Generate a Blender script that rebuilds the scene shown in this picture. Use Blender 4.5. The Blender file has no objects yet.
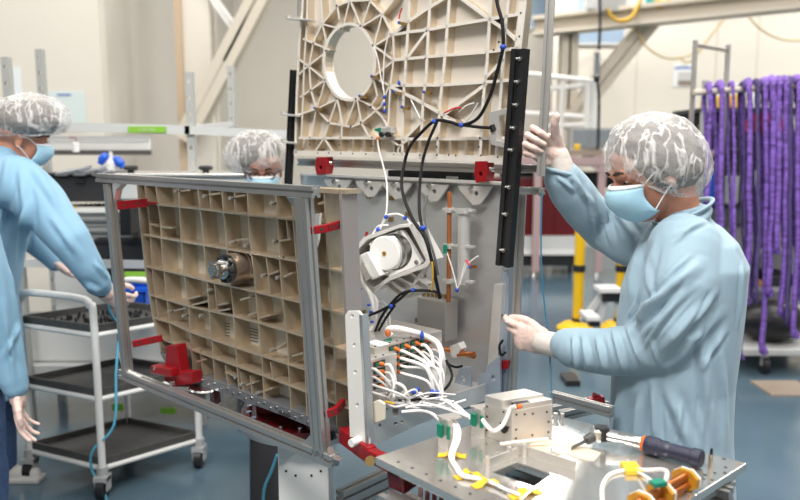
import bpy, math, random
from mathutils import Vector, Matrix, noise
from mathutils.geometry import tessellate_polygon
random.seed(7)
V = Vector
scene = bpy.context.scene
COL = scene.collection
H, F = 1.62, 750.0
PITCH = math.atan(105/750)
CP, SP = math.cos(PITCH), math.sin(PITCH)
CAM = V((0, 0, H))

def ray(px, py):
    x = (px-400)/F; u = (250-py)/F
    return V((x, CP+u*SP, -SP+u*CP))
def at(px, py, Y):
    d = ray(px, py); return CAM + d*(Y/d.y)
def onz(px, py, z):
    d = ray(px, py); return CAM + d*((z-H)/d.z)
def topx(p):
    d = p-CAM
    dep = d.y*CP - d.z*SP; up = d.y*SP + d.z*CP
    return 400+F*d.x/dep, 250-F*up/dep

class Plane:
    def __init__(s, P, U):
        s.P = P.copy(); s.U = U.normalized(); s.V = V((0, 0, 1)); s.N = s.U.cross(s.V).normalized()
        if s.N.y > 0: s.N = -s.N
    def pt(s, px, py, off=0.0):
        d = ray(px, py); q = s.P + s.N*off
        return CAM + d*((q-CAM).dot(s.N)/d.dot(s.N))

# ------------------------------------------------------------------ materials
MATS = {}
def mat(name, col, rough=.5, metal=0., bump=None, var=None, alpha=1., emit=None, trans=0., aniso=0., spec=None, coat=0., stretch=None, sheen=0.):
    if name in MATS: return MATS[name]
    m = bpy.data.materials.new(name); m.use_nodes = True; nt = m.node_tree; b = nt.nodes['Principled BSDF']
    b.inputs['Base Color'].default_value = (*col, 1); b.inputs['Roughness'].default_value = rough; b.inputs['Metallic'].default_value = metal
    if spec is not None: b.inputs['Specular IOR Level'].default_value = spec
    if coat: b.inputs['Coat Weight'].default_value = coat
    if sheen: b.inputs['Sheen Weight'].default_value = sheen
    if trans: b.inputs['Transmission Weight'].default_value = trans
    if aniso: b.inputs['Anisotropic'].default_value = aniso
    if alpha < 1: b.inputs['Alpha'].default_value = alpha
    if emit: b.inputs['Emission Color'].default_value = (*emit[0], 1); b.inputs['Emission Strength'].default_value = emit[1]
    def tex(scale, detail=4):
        tc = nt.nodes.new('ShaderNodeTexCoord'); mp = nt.nodes.new('ShaderNodeMapping'); n = nt.nodes.new('ShaderNodeTexNoise')
        nt.links.new(tc.outputs['Object'], mp.inputs[0]); nt.links.new(mp.outputs[0], n.inputs['Vector'])
        if stretch: mp.inputs['Scale'].default_value = stretch
        n.inputs['Scale'].default_value = scale; n.inputs['Detail'].default_value = detail
        return n
    if var:   # (scale, amount) colour variation
        n = tex(var[0]); r = nt.nodes.new('ShaderNodeMapRange'); nt.links.new(n.outputs['Fac'], r.inputs[0])
        r.inputs[1].default_value = .3; r.inputs[2].default_value = .7
        r.inputs[3].default_value = 1-var[1]; r.inputs[4].default_value = 1+var[1]
        x = nt.nodes.new('ShaderNodeVectorMath'); x.operation = 'SCALE'; x.inputs[0].default_value = col
        nt.links.new(r.outputs[0], x.inputs['Scale']); nt.links.new(x.outputs[0], b.inputs['Base Color'])
    if bump:  # (scale, strength, distance)
        n = tex(bump[0]); bp = nt.nodes.new('ShaderNodeBump'); bp.inputs['Strength'].default_value = bump[1]; bp.inputs['Distance'].default_value = bump[2]
        nt.links.new(n.outputs['Fac'], bp.inputs['Height']); nt.links.new(bp.outputs[0], b.inputs['Normal'])
    MATS[name] = m; return m

WALL = mat('wall_paint', (.62, .585, .52), .6, var=(.6, .03))
WALL2 = mat('wall_panel_paint', (.74, .695, .61), .5, var=(.5, .03))
STEELW = mat('cream_steel_paint', (.62, .56, .46), .5)
TRIMW = mat('door_frame_paint', (.60, .59, .56), .5)
GREY = mat('grey_paint', (.38, .39, .39), .5)
LGREY = mat('light_grey_paint', (.55, .56, .55), .45)
WHITE = mat('white_paint', (.74, .74, .72), .45)
PAPER = mat('paper', (.78, .82, .82), .6)
BLACK = mat('black_plastic', (.012, .012, .014), .4)
DARK = mat('dark_case', (.02, .021, .024), .5)
DGREY = mat('dark_grey_tray', (.065, .063, .06), .5, var=(30, .15))
ALU = mat('extruded_aluminium', (.50, .49, .47), .36, .85, var=(8, .06))
ALUD = mat('aluminium_slot', (.10, .10, .10), .5, .6)
ALUB = mat('bright_aluminium', (.72, .705, .68), .30, .62, var=(14, .07))
GRID = mat('machined_gold_tinted_aluminium', (.57, .465, .34), .32, .66, var=(45, .10), stretch=(1, 1, .25))
GRIDF = mat('machined_skin', (.50, .49, .44), .45, .25, var=(120, .10), stretch=(.2, .2, 4))
GRIDE = mat('machined_rib_edge', (.52, .49, .43), .35, .7)
LAT = mat('chromated_lattice', (.74, .645, .51), .36, .74, var=(9, .05))
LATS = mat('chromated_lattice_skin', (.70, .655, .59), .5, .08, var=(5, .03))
PLATE = mat('brushed_grey_plate', (.62, .62, .62), .30, .72, var=(3, .10), stretch=(1, 1, 3))
TABLE = mat('polished_plate', (.70, .675, .635), .15, .85, var=(4, .06), bump=(5, .08, .01))
BOXM = mat('satin_box_aluminium', (.66, .63, .59), .38, .75, var=(20, .04))
RED = mat('red_anodised', (.28, .006, .010), .35, .25)
RED2 = mat('red_enamel', (.11, .004, .007), .35, .1)
BLK = mat('black_anodised', (.014, .014, .015), .38, .2)
SCREW = mat('screw_steel', (.6, .6, .58), .25, 1.)
HOLE = mat('hole_dark', (.03, .028, .025), .8)
COPPER = mat('copper_tube', (.50, .17, .045), .30, .85)
KAPTON = mat('amber_film', (.50, .24, .02), .3, .3)
TAPE = mat('yellow_tape', (.68, .44, .02), .35)
CABW = mat('white_cable', (.78, .76, .74), .4, bump=(220, .3, .002))
CABK = mat('black_cable', (.006, .006, .007), .55, spec=.25)
CABB = mat('blue_cable', (.02, .16, .28), .5)
CABL = mat('light_blue_cable', (.10, .42, .60), .5)
TIE = mat('blue_tie', (.01, .06, .42), .5)
ORANGE = mat('orange_backshell', (.55, .13, .02), .5)
GREEN = mat('green_connector', (.0, .17, .10), .4)
LABELG = mat('green_label', (.22, .48, .04), .5)
YEL = mat('yellow_enamel', (.82, .50, .01), .35)
BLUEB = mat('blue_bin_plastic', (.01, .10, .62), .35)
NAVY = mat('navy_rubber', (.012, .014, .035), .45)
GLASS = mat('window_blue_glass', (.30, .40, .52), .12, .0)
GLASSD = mat('grey_cabinet_glass', (.24, .28, .31), .15, .2)
PINK = mat('dusty_pink_steel', (.42, .30, .30), .45)
BROWN = mat('brown_board', (.30, .24, .19), .5)
WOOD = mat('orange_wood', (.50, .24, .06), .5)
GOWN = mat('blue_gown_fabric', (.255, .365, .44), .72, bump=(150, .12, .002), sheen=.15)
GOWN2 = mat('blue_gown_fabric_bright', (.21, .385, .53), .7, bump=(150, .12, .002), sheen=.15)
MASKM = mat('blue_mask', (.34, .57, .70), .65, bump=(60, .15, .002))
MASKW = mat('white_mask_band', (.80, .82, .84), .6)
SKIN = mat('skin', (.50, .23, .15), .5, spec=.4, var=(12, .08))
GLOVE = mat('latex_glove', (.70, .52, .46), .48, bump=(70, .35, .004), var=(25, .06))
GLOVEC = mat('glove_cuff_latex', (.55, .50, .46), .55, bump=(70, .5, .004))
HAIR = mat('dark_brown_hair', (.035, .025, .02), .7, bump=(90, .6, .01))
JEANS = mat('denim', (.045, .085, .19), .8, var=(60, .2))
TROUS = mat('black_trousers', (.035, .035, .04), .8)
SHOE = mat('white_shoe', (.6, .58, .55), .5)
PURPLE = mat('purple_webbing', (.17, .085, .38), .65, var=(42, .62), stretch=(.25, .25, 1.3))  # dark cross bands paint wrinkle shade into the colour
PURPLD = mat('dark_purple_webbing', (.07, .045, .16), .7, var=(40, .3))
INK = mat('blue_ink', (.05, .12, .45), .6)
SIGNG = mat('sign_green', (.01, .16, .10), .5)
LAMP = mat('lamp_panel', (.9, .9, .9), .5, emit=((1, .96, .9), 6))

def floor_mat():
    m = bpy.data.materials.new('blue_epoxy_floor'); m.use_nodes = True; nt = m.node_tree; b = nt.nodes['Principled BSDF']
    tc = nt.nodes.new('ShaderNodeTexCoord'); n = nt.nodes.new('ShaderNodeTexNoise'); n.inputs['Scale'].default_value = .9; n.inputs['Detail'].default_value = 5
    cr = nt.nodes.new('ShaderNodeValToRGB'); cr.color_ramp.elements[0].position = .3; cr.color_ramp.elements[1].position = .7
    cr.color_ramp.elements[0].color = (.060, .105, .140, 1); cr.color_ramp.elements[1].color = (.100, .155, .195, 1)
    nt.links.new(tc.outputs['Object'], n.inputs['Vector']); nt.links.new(n.outputs['Fac'], cr.inputs[0]); nt.links.new(cr.outputs[0], b.inputs['Base Color'])
    b.inputs['Roughness'].default_value = .16
    n2 = nt.nodes.new('ShaderNodeTexNoise'); n2.inputs['Scale'].default_value = 6
    bp = nt.nodes.new('ShaderNodeBump'); bp.inputs['Strength'].default_value = .06; bp.inputs['Distance'].default_value = .02
    nt.links.new(tc.outputs['Object'], n2.inputs['Vector']); nt.links.new(n2.outputs['Fac'], bp.inputs['Height']); nt.links.new(bp.outputs[0], b.inputs['Normal'])
    return m
FLOOR = floor_mat()

def cap_mat():
    m = bpy.data.materials.new('bouffant_cap_nonwoven'); m.use_nodes = True; nt = m.node_tree; b = nt.nodes['Principled BSDF']
    tc = nt.nodes.new('ShaderNodeTexCoord'); mp = nt.nodes.new('ShaderNodeMapping'); mp.inputs['Rotation'].default_value = (0, math.radians(35), 0); mp.inputs['Scale'].default_value = (1.5, 1.5, .32)
    n = nt.nodes.new('ShaderNodeTexNoise'); n.inputs['Scale'].default_value = 17; n.inputs['Detail'].default_value = 2.5; n.inputs['Distortion'].default_value = .25
    nt.links.new(tc.outputs['Object'], mp.inputs[0]); nt.links.new(mp.outputs[0], n.inputs['Vector'])
    a = nt.nodes.new('ShaderNodeMath'); a.operation = 'SUBTRACT'; a.inputs[1].default_value = .5
    ab = nt.nodes.new('ShaderNodeMath'); ab.operation = 'ABSOLUTE'
    nt.links.new(n.outputs['Fac'], a.inputs[0]); nt.links.new(a.outputs[0], ab.inputs[0])
    r = nt.nodes.new('ShaderNodeMapRange'); r.inputs[1].default_value = 0; r.inputs[2].default_value = .06; r.inputs[3].default_value = 1; r.inputs[4].default_value = 0
    nt.links.new(ab.outputs[0], r.inputs[0])
    al = nt.nodes.new('ShaderNodeMapRange'); al.inputs[3].default_value = .30; al.inputs[4].default_value = .82
    nt.links.new(r.outputs[0], al.inputs[0]); nt.links.new(al.outputs[0], b.inputs['Alpha'])
    bp = nt.nodes.new('ShaderNodeBump'); bp.inputs['Strength'].default_value = .5; bp.inputs['Distance'].default_value = .008
    nt.links.new(r.outputs[0], bp.inputs['Height']); nt.links.new(bp.outputs[0], b.inputs['Normal'])
    b.inputs['Base Color'].default_value = (.74, .72, .70, 1); b.inputs['Roughness'].default_value = .7
    return m
CAPM = cap_mat()

def plexi_mat():
    m = mat('clear_acrylic', (.8, .82, .82), .08, alpha=.28); return m
PLEXI = plexi_mat()

# ------------------------------------------------------------------ mesh builder
class MB:
    def __init__(s): s.v = []; s.f = []; s.sm = []
    def add(s, vs, fs, smooth=False):
        o = len(s.v); s.v += [tuple(x) for x in vs]; s.f += [tuple(i+o for i in f) for f in fs]; s.sm += [smooth]*len(fs); return s
    def obox(s, c, ax, ay, az):   # half-axis vectors
        c = V(c); vs = [c+ax*i+ay*j+az*k for i in (-1, 1) for j in (-1, 1) for k in (-1, 1)]
        fs = [(0, 1, 3, 2), (4, 6, 7, 5), (0, 4, 5, 1), (2, 3, 7, 6), (0, 2, 6, 4), (1, 5, 7, 3)]
        if ax.cross(ay).dot(az) < 0: fs = [f[::-1] for f in fs]
        return s.add(vs, fs)
    def box(s, c, size, rz=0):
        m = Matrix.Rotation(rz, 3, 'Z')
        return s.obox(c, m @ V((size[0]/2, 0, 0)), m @ V((0, size[1]/2, 0)), V((0, 0, size[2]/2)))
    def bar(s, p, q, w, h, up=V((0, 0, 1))):
        p = V(p); q = V(q); d = (q-p); L = d.length; d.normalize()
        x = d.cross(up)
        if x.length < 1e-4: x = d.cross(V((0, 1, 0)))
        x.normalize(); y = x.cross(d).normalized()
        return s.obox((p+q)/2, d*L/2, x*w/2, y*h/2)
    def slot(s, p, q, w, h=None, up=V((0, 0, 1)), slots=(1, 1)):
        """T-slot profile; slots = how many grooves on the w faces / h faces"""
        h = h or w; p = V(p); q = V(q); d = (q-p).normalized()
        x = d.cross(up)
        if x.length < 1e-4: x = d.cross(V((0, 1, 0)))
        x.normalize(); y = x.cross(d).normalized()
        def side(a, b, n, L, inward):
            out = []; pitch = L/n; g = min(pitch*.24, .011); dep = g*.8
            for i in range(n):
                c = (i+.5)*pitch
                for t, e in ((c-g/2, 0), (c-g/2, dep*.35), (c-g*.75, dep*.35), (c-g*.4, dep), (c+g*.4, dep), (c+g*.75, dep*.35), (c+g/2, dep*.35), (c+g/2, 0)):
                    out.append(a+b*t+inward*e)
            return out
        X = V((1, 0)); Y = V((0, 1)); poly = []
        poly += [V((-w/2, -h/2))]+side(V((-w/2, -h/2)), X, slots[0], w, Y)
        poly += [V((w/2, -h/2))]+side(V((w/2, -h/2)), Y, slots[1], h, -X)
        poly += [V((w/2, h/2))]+side(V((w/2, h/2)), -X, slots[0], w, -Y)
        poly += [V((-w/2, h/2))]+side(V((-w/2, h/2)), -Y, slots[1], h, X)
        P = [p+x*a.x+y*a.y for a in poly]
        return s.plate(P, [], q-p)
    def plate(s, outer, holes, vec):
        loops = [[V(a) for a in outer]]+[[V(a) for a in h] for h in holes]
        tris = tessellate_polygon(loops)
        flat = [p for l in loops for p in l]; n = len(flat)
        nrm = V((0, 0, 0))
        o = loops[0]
        for i in range(len(o)): nrm += (o[i]-o[0]).cross(o[(i+1) % len(o)]-o[0])
        flip = nrm.dot(vec) < 0
        fs = []
        for t in tris:
            a, b, c = t; tn = (flat[b]-flat[a]).cross(flat[c]-flat[a])
            t2 = (a, b, c) if tn.dot(vec) < 0 else (c, b, a)
            fs.append(t2); fs.append(tuple(i+n for i in t2[::-1]))
        k = 0
        for li, l in enumerate(loops):
            m = len(l)
            ln = V((0, 0, 0))
            for i in range(m): ln += (l[i]-l[0]).cross(l[(i+1) % m]-l[0])
            pos = ln.dot(vec) > 0
            for i in range(m):
                a, b = k+i, k+(i+1) % m
                q = (a, b, b+n, a+n)
                if (li == 0) != pos: q = q[::-1]
                fs.append(q)
            k += m
        return s.add(flat+[p+vec for p in flat], fs)
    def ring(s, pts_a, pts_b, closed=True, smooth=True):
        n = len(pts_a); fs = [(i, (i+1) % n, n+(i+1) % n, n+i) for i in range(n if closed else n-1)]
        return s.add(list(pts_a)+list(pts_b), fs, smooth)
    def tube(s, pts, r, n=8, closed=False, smooth_path=True, sub=5, flat=1.0):
        pts = [V(p) for p in pts]
        if smooth_path and len(pts) > 2: pts = catmull(pts, sub, closed)
        m = len(pts); rr = r if isinstance(r, (list, tuple)) else [r]*m
        if isinstance(r, (list, tuple)) and len(r) != m: rr = [r[min(len(r)-1, int(i/(m-1)*(len(r)-1)+.5))] for i in range(m)]
        up = None; vs = []
        for i, p in enumerate(pts):
            a = pts[i-1] if (i > 0 or closed) else p; b = pts[(i+1) % m] if (i < m-1 or closed) else p
            d = (b-a)
            d = d.normalized() if d.length > 1e-7 else V((0, 0, 1))
            if up is None:
                up = d.orthogonal().normalized()
            up = (up-d*up.dot(d))
            up = up.normalized() if up.length > 1e-6 else d.orthogonal().normalized()
            sd = d.cross(up)
            for k in range(n):
                t = 2*math.pi*k/n; vs.append(p+up*(rr[i]*math.cos(t))+sd*(rr[i]*flat*math.sin(t)))
        fs = []
        for i in range(m if closed else m-1):
            for k in range(n):
                a = i*n+k; b = i*n+(k+1) % n; c = ((i+1) % m)*n+(k+1) % n; e = ((i+1) % m)*n+k
                fs.append((a, b, c, e))
        s.add(vs, fs, True)
        if not closed:
            s.add(vs[:n], [tuple(range(n))[::-1]]); s.add(vs[-n:], [tuple(range(n))])
        return s
    def grid(s, rows, closed=False):
        n = len(rows[0]); fs = []
        for j in range(len(rows)-1):
            for i in range(n if closed else n-1):
                a = j*n+i; b = j*n+(i+1) % n; fs.append((a, b, b+n, a+n))
        return s.add([p for r_ in rows for p in r_], fs, True)
    def cyl(s, p, q, r, r2=None, n=20):
        p = V(p); q = V(q); r2 = r if r2 is None else r2; d = (q-p).normalized(); u = d.orthogonal().normalized(); w = d.cross(u)
        A = [p+(u*math.cos(2*math.pi*k/n)+w*math.sin(2*math.pi*k/n))*r for k in range(n)]
        B = [q+(u*math.cos(2*math.pi*k/n)+w*math.sin(2*math.pi*k/n))*r2 for k in range(n)]
        s.ring(A, B, True, True)
        s.add(A, [tuple(range(n))[::-1]]); s.add(B, [tuple(range(n))]); return s
    def lathe(s, p, axis, prof, n=28):   # prof: (dist along axis, radius)
        axis = V(axis).normalized(); u = axis.orthogonal().normalized(); w = axis.cross(u); p = V(p); rows = []
        for t, r in prof:
            rows.append([p+axis*t+(u*math.cos(2*math.pi*k/n)+w*math.sin(2*math.pi*k/n))*max(r, 1e-5) for k in range(n)])
        for a, b in zip(rows, rows[1:]): s.ring(a, b, True, False)
        s.add(rows[0], [tuple(range(n))[::-1]]); s.add(rows[-1], [tuple(range(n))]); return s
    def ell(s, c, rad, rot=None, nu=20, nv=12):
        c = V(c); rot = rot or Matrix.Identity(3); vs = []; fs = []
        for j in range(1, nv):
            ph = math.pi*j/nv
            for i in range(nu):
                th = 2*math.pi*i/nu; vs.append(c+rot @ V((rad[0]*math.sin(ph)*math.cos(th), rad[1]*math.sin(ph)*math.sin(th), rad[2]*math.cos(ph))))
        t = len(vs); vs += [c+rot @ V((0, 0, rad[2])), c-rot @ V((0, 0, rad[2]))]
        for j in range(nv-2):
            for i in range(nu):
                a = j*nu+i; b = j*nu+(i+1) % nu; fs.append((a, a+nu, b+nu, b))
        for i in range(nu):
            fs.append((t, i, (i+1) % nu)); fs.append((t+1, (nv-2)*nu+(i+1) % nu, (nv-2)*nu+i))
        return s.add(vs, fs, True)
    def cap(s, p, q, r1, r2, n=16):
        p = V(p); q = V(q); d = (q-p); L = d.length; d = d.normalized() if L > 1e-6 else V((0, 0, 1))
        prof = [(-r1*math.cos(a), r1*math.sin(a)) for a in (0.05, .4, .8, 1.2, 1.57)]+[(L+r2*math.cos(a), r2*math.sin(a)) for a in (1.57, 1.2, .8, .4, .05)]
        return s.lathe(p, d, prof, n)
    def loft(s, rows, n=28, power=1.0):   # rows (center, rx, ry[, rot])
        R = []
        for row in rows:
            c, rx, ry = V(row[0]), row[1], row[2]; a = row[3] if len(row) > 3 else 0
            R.append([c+V((rx*math.cos(t)*math.cos(a)-ry*math.sin(t)*math.sin(a), rx*math.cos(t)*math.sin(a)+ry*math.sin(t)*math.cos(a), 0)) for t in [2*math.pi*k/n for k in range(n)]])
        for a, b in zip(R, R[1:]): s.ring(a, b)
        up = rows[-1][0][2] > rows[0][0][2]
        s.add(R[0], [tuple(range(n))[::-1]]); s.add(R[-1], [tuple(range(n))]); return s
    def mesh(s, name, origin=V((0, 0, 0))):
        me = bpy.data.meshes.new(name); me.from_pydata([(x[0]-origin.x, x[1]-origin.y, x[2]-origin.z) for x in s.v], [], s.f)
        me.polygons.foreach_set('use_smooth', s.sm); me.update(); return me

def catmull(P, sub=5, closed=False):
    out = []; n = len(P)
    for i in range(n if closed else n-1):
        if closed: p0, p1, p2, p3 = P[i-1], P[i], P[(i+1) % n], P[(i+2) % n]
        else: p0, p1, p2, p3 = P[max(i-1, 0)], P[i], P[i+1], P[min(i+2, n-1)]
        for k in range(sub):
            t = k/sub; out.append(.5*((2*p1)+(p2-p0)*t+(2*p0-5*p1+4*p2-p3)*t*t+(3*p1-p0-3*p2+p3)*t**3))
    if not closed: out.append(P[-1])
    return out

ORG = {}
def T(name, label, cat, loc=(0, 0, 0), group=None, kind=None):
    o = bpy.data.objects.new(name, None); COL.objects.link(o); o.location = loc; o.empty_display_size = .05
    o['label'] = label; o['category'] = cat
    if group: o['group'] = group
    if kind: o['kind'] = kind
    ORG[o.name] = V(loc); return o
def islands(mb):
    key = {}; par = list(range(len(mb.v)))
    def find(i):
        while par[i] != i: par[i] = par[par[i]]; i = par[i]
        return i
    for i, v in enumerate(mb.v):
        k = (round(v[0], 5), round(v[1], 5), round(v[2], 5))
        if k in key: par[find(i)] = find(key[k])
        else: key[k] = i
    for f in mb.f:
        for j in f[1:]: par[find(j)] = find(f[0])
    gr = {}
    for fi, f in enumerate(mb.f): gr.setdefault(find(f[0]), []).append(fi)
    out = []
    for fl in gr.values():
        n = MB(); mp = {}
        for fi in fl:
            for j in mb.f[fi]:
                if j not in mp: mp[j] = len(n.v); n.v.append(mb.v[j])
            n.f.append(tuple(mp[j] for j in mb.f[fi])); n.sm.append(mb.sm[fi])
        out.append(n)
    return out
def PS(mb, name, m, parent, **kw):    # every separate piece becomes a part of its own
    for q in islands(mb): P(q, name, m, parent, **kw)
def P(mb, name, m, parent, label=None, bevel=0, kind=None):
    org = ORG.get(parent.name, V((0, 0, 0))) if parent else V((0, 0, 0))
    me = mb if isinstance(mb, bpy.types.Mesh) else mb.mesh(name, org)
    if isinstance(mb, bpy.types.Mesh):
        me.transform(Matrix.Translation(-org))
    o = bpy.data.objects.new(name, me); COL.objects.link(o); me.materials.clear(); me.materials.append(m)
    if parent: o.parent = parent
    ORG[o.name] = org
    if label: o['label'] = label
    if kind: o['kind'] = kind
    if bevel:
        b = o.modifiers.new('bevel', 'BEVEL'); b.width = bevel; b.segments = 2; b.limit_method = 'ANGLE'
    return o
def S(mb, name, m):
    o = P(mb, name, m, None); o['kind'] = 'structure'; return o
def solo(mb, name, m, label, cat, group=None, bevel=0, kind=None):
    # one-mesh thing, origin at the middle of its base
    xs = [v[0] for v in mb.v]; ys = [v[1] for v in mb.v]; zs = [v[2] for v in mb.v]
    org = V(((min(xs)+max(xs))/2, (min(ys)+max(ys))/2, min(zs)))
    me = mb.mesh(name, org); o = bpy.data.objects.new(name, me); COL.objects.link(o); me.materials.append(m); o.location = org
    ORG[o.name] = org
    o['label'] = label; o['category'] = cat
    if group: o['group'] = group
    if kind: o['kind'] = kind
    if bevel:
        b = o.modifiers.new('bevel', 'BEVEL'); b.width = bevel; b.segments = 2; b.limit_method = 'ANGLE'
    return o
def kids(o): return [c for c in bpy.data.objects if c.parent == o]
def copy_tree(o, parent=None):
    c = o.copy(); COL.objects.link(c)
    if parent: c.parent = parent
    for ch in kids(o): copy_tree(ch, c)
    return c
def box_between(mb, x0, x1, y0, y1, z0, z1):
    return mb.obox(((x0+x1)/2, (y0+y1)/2, (z0+z1)/2), V(((x1-x0)/2, 0, 0)), V((0, (y1-y0)/2, 0)), V((0, 0, (z1-z0)/2)))
def pxbox(mb, x0, y0, x1, y1, Y, d):   # upright box whose front face fills the given picture rectangle at distance Y
    a = at(x0, y0, Y); b = at(x1, y1, Y)
    return box_between(mb, a.x, b.x, Y, Y+d, b.z, a.z)
def screws(mb, pts, n, r=.004, h=.003):
    for p in pts: mb.cyl(p, V(p)+n*h, r, n=10)
    return mb
# ================================================================== THE ROOM
S(box_between(MB(), -12, 12, -2.5, 15, -.05, 0), 'floor', FLOOR)
YB = 13.0
S(box_between(MB(), -12, 12, YB, YB+.1, 0, 6.5), 'wall_back', WALL)
cx = at(103, 100, 7.2).x
S(box_between(MB(), -9, cx, 7.2, 7.35, 0, 5.5), 'wall_left', WALL2)
S(box_between(MB(), cx-.15, cx, 7.35, YB, 0, 5.5), 'wall_left_return', WALL)
rx = at(553, 60, 12.0).x
S(box_between(MB(), rx, 12, 12.0, 12.1, 0, 6.5), 'wall_right', WALL2)
# panel joints of the right wall
m = MB()
for px in (566, 637, 716, 757):
    a = at(px, 60, 12.0); m.obox((a.x, 11.998, 3.25), V((.010, 0, 0)), V((0, .002, 0)), V((0, 0, 3.2)))
S(m, 'trim_right', STEELW)
# windows high in the right wall
for i, (x0, y0, x1, y1, Y) in enumerate(((578, -30, 623, 43, 11.985), (520, -30, 549, 28, 12.985))):
    a = at(x0, y0, Y); b = at(x1, y1, Y)
    fr = MB(); w = .035
    for q in ((a.x-w, a.x, b.z-w, a.z+w), (b.x, b.x+w, b.z-w, a.z+w), (a.x-w, b.x+w, b.z-w, b.z), (a.x-w, b.x+w, a.z, a.z+w)):
        box_between(fr, q[0], q[1], Y-.03, Y+.01, q[2], q[3])
    o = S(fr, 'window_%d' % (i+1), TRIMW)
    P(box_between(MB(), a.x, b.x, Y-.01, Y+.005, b.z, a.z), 'pane', GLASS, o)
# door at the back
a = at(107, 114, 12.95); b = at(159, 114, 12.95)
fr = MB()
box_between(fr, a.x, a.x+.12, 12.88, 13, 0, a.z); box_between(fr, b.x-.12, b.x, 12.88, 13, 0, a.z); box_between(fr, a.x, b.x, 12.88, 13, a.z-.1, a.z)
S(fr, 'trim_1', TRIMW)
d = S(box_between(MB(), a.x+.12, b.x-.12, 12.93, 12.99, 0, a.z-.1), 'door_1', mat('door_paint', (.62, .60, .54), .5))
h = MB(); c = at(152, 160, 12.9); h.bar((c.x, 12.90, 1.05), (c.x-.12, 12.90, 1.05), .02, .02); h.bar((c.x, 12.93, 1.05), (c.x, 12.89, 1.05), .03, .03)
P(h, 'door_handle', SCREW, d)
P(pxbox(MB(), 115, 121, 141, 124, 12.92, .01), 'kick_strip', DGREY, d)

# steel crane frame: column, braces, girder
def ibeam(mb, p, q, w, h, t, up=V((0, -1, 0))):
    p = V(p); q = V(q); d = (q-p).normalized(); x = d.cross(up).normalized(); y = x.cross(d).normalized()
    for s_ in (-1, 1): mb.obox((p+q)/2+y*s_*(h-t)/2, d*(q-p).length/2, x*w/2, y*t/2)
    return mb.obox((p+q)/2, d*(q-p).length/2, x*t/2, y*h/2)
t = T('gantry_column', 'cream painted steel column with a diagonal brace behind the left shelving', 'column', (at(190, 200, 8).x, 8.1, 0))
x0, x1 = at(179, 60, 8).x, at(211, 60, 8).x
m = MB(); box_between(m, x0, x1, 8.0, 8.06, 0, 5.3); box_between(m, x0, x1, 8.24, 8.3, 0, 5.3); box_between(m, (x0+x1)/2-.02, (x0+x1)/2+.02, 8.06, 8.24, 0, 5.3)
P(m, 'column_shaft', WALL2, t)
P(box_between(MB(), x0-.02, x0+.05, 7.95, 7.999, 0, 5.3), 'edge_angle', mat('tan_steel_paint', (.55, .42, .29), .5), t)
P(ibeam(MB(), at(186, 140, 7.8), at(268, -18, 7.8), .20, .24, .03, V((0, -1, 0))), 'diagonal_brace', STEELW, t)
P(ibeam(MB(), at(206, -12, 8.02), at(236, 30, 7.98), .08, .1, .02), 'short_brace', WHITE, t)
t = T('gantry_crane', 'cream steel gantry girder with post and diagonal brace high on the right', 'gantry crane', (at(570, 200, 11).x, 11.0, 0))
P(ibeam(MB(), at(535, 27, 11.0), at(830, -4, 9.6), .34, .26, .05, V((0, 0, 1))), 'girder', STEELW, t)
a = at(569, 30, 11.0)
P(ibeam(MB(), (a.x, 11.0, 0), (a.x, 11.0, a.z), .24, .24, .03), 'post', STEELW, t)
P(ibeam(MB(), at(563, 128, 11.0), at(655, 15, 10.7), .25, .25, .03), 'diagonal_brace', STEELW, t)
m = MB(); m.tube([at(535, 16, 10.9), at(600, 14, 10.7), at(700, 2, 10.2), at(820, -12, 9.6)], .008, 6); P(m, 'girder_cable', GREY, t)
t = T('chain_hoist', 'grey electric hoist box with bundled yellow festoon cables on the gantry', 'hoist', at(606, 13, 10.5))
P(pxbox(MB(), 588, -14, 600, 9, 10.5, .2), 'motor_housing', LGREY, t, bevel=.01)
P(pxbox(MB(), 602, -16, 626, 11, 10.4, .25), 'gearbox', GREY, t, bevel=.01)
P(pxbox(MB(), 648, -8, 656, 6, 10.4, .1), 'control_box', mat('teal_plastic', (.02, .30, .32), .4), t)
for pts in ([(607, 8), (612, 17), (620, 21), (630, 19), (637, 8), (642, -4)], [(610, 14), (616, 20), (624, 20), (634, 15), (640, 2)], [(652, 3), (660, 7), (668, 0), (672, -6)], [(672, 4), (680, 6), (686, -2)], [(655, 0), (662, 2), (676, 2)]):
    P(MB().tube([at(x, y, 10.3) for x, y in pts], .022, 7), 'festoon_cable', mat('yellow_cable', (.60, .36, .02), .5), t)
t = T('hoist_pendant', 'black hanging hoist control pendant on its thin cable', 'pendant', at(597, 80, 8.9))
P(MB().tube([at(600, -10, 8.9), at(600, 25, 8.9), at(599, 50, 8.9)], .018, 7), 'pendant_cable', BLACK, t)
P(MB().bar(at(597, 79, 8.9), at(597, 50, 12.7), .07, .07), 'handset', BLACK, t, bevel=.008)
P(MB().tube([at(597, 79, 8.9), at(599, 100, 8.9), at(598, 150, 8.9)], .018, 7), 'hanging_cable', BLACK, t)
for pts, L in (([(738, 0), (728, 14), (706, 42), (690, 62), (680, 58)], 'thin yellow cable running down from the girder behind the ladder frame'),
               ([(634, 23), (645, 45), (665, 58), (685, 57), (700, 50)], 'thin yellow cable drooping below the diagonal brace'),
               ([(740, 2), (750, 18), (765, 32), (785, 40), (812, 40)], 'thin yellow cable sagging across the top right wall')):
    solo(MB().tube([at(x, y, 10.6) for x, y in pts], .013, 6), 'power_cable', mat('pale_yellow_cable', (.66, .50, .22), .5), L, 'cable')

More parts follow.
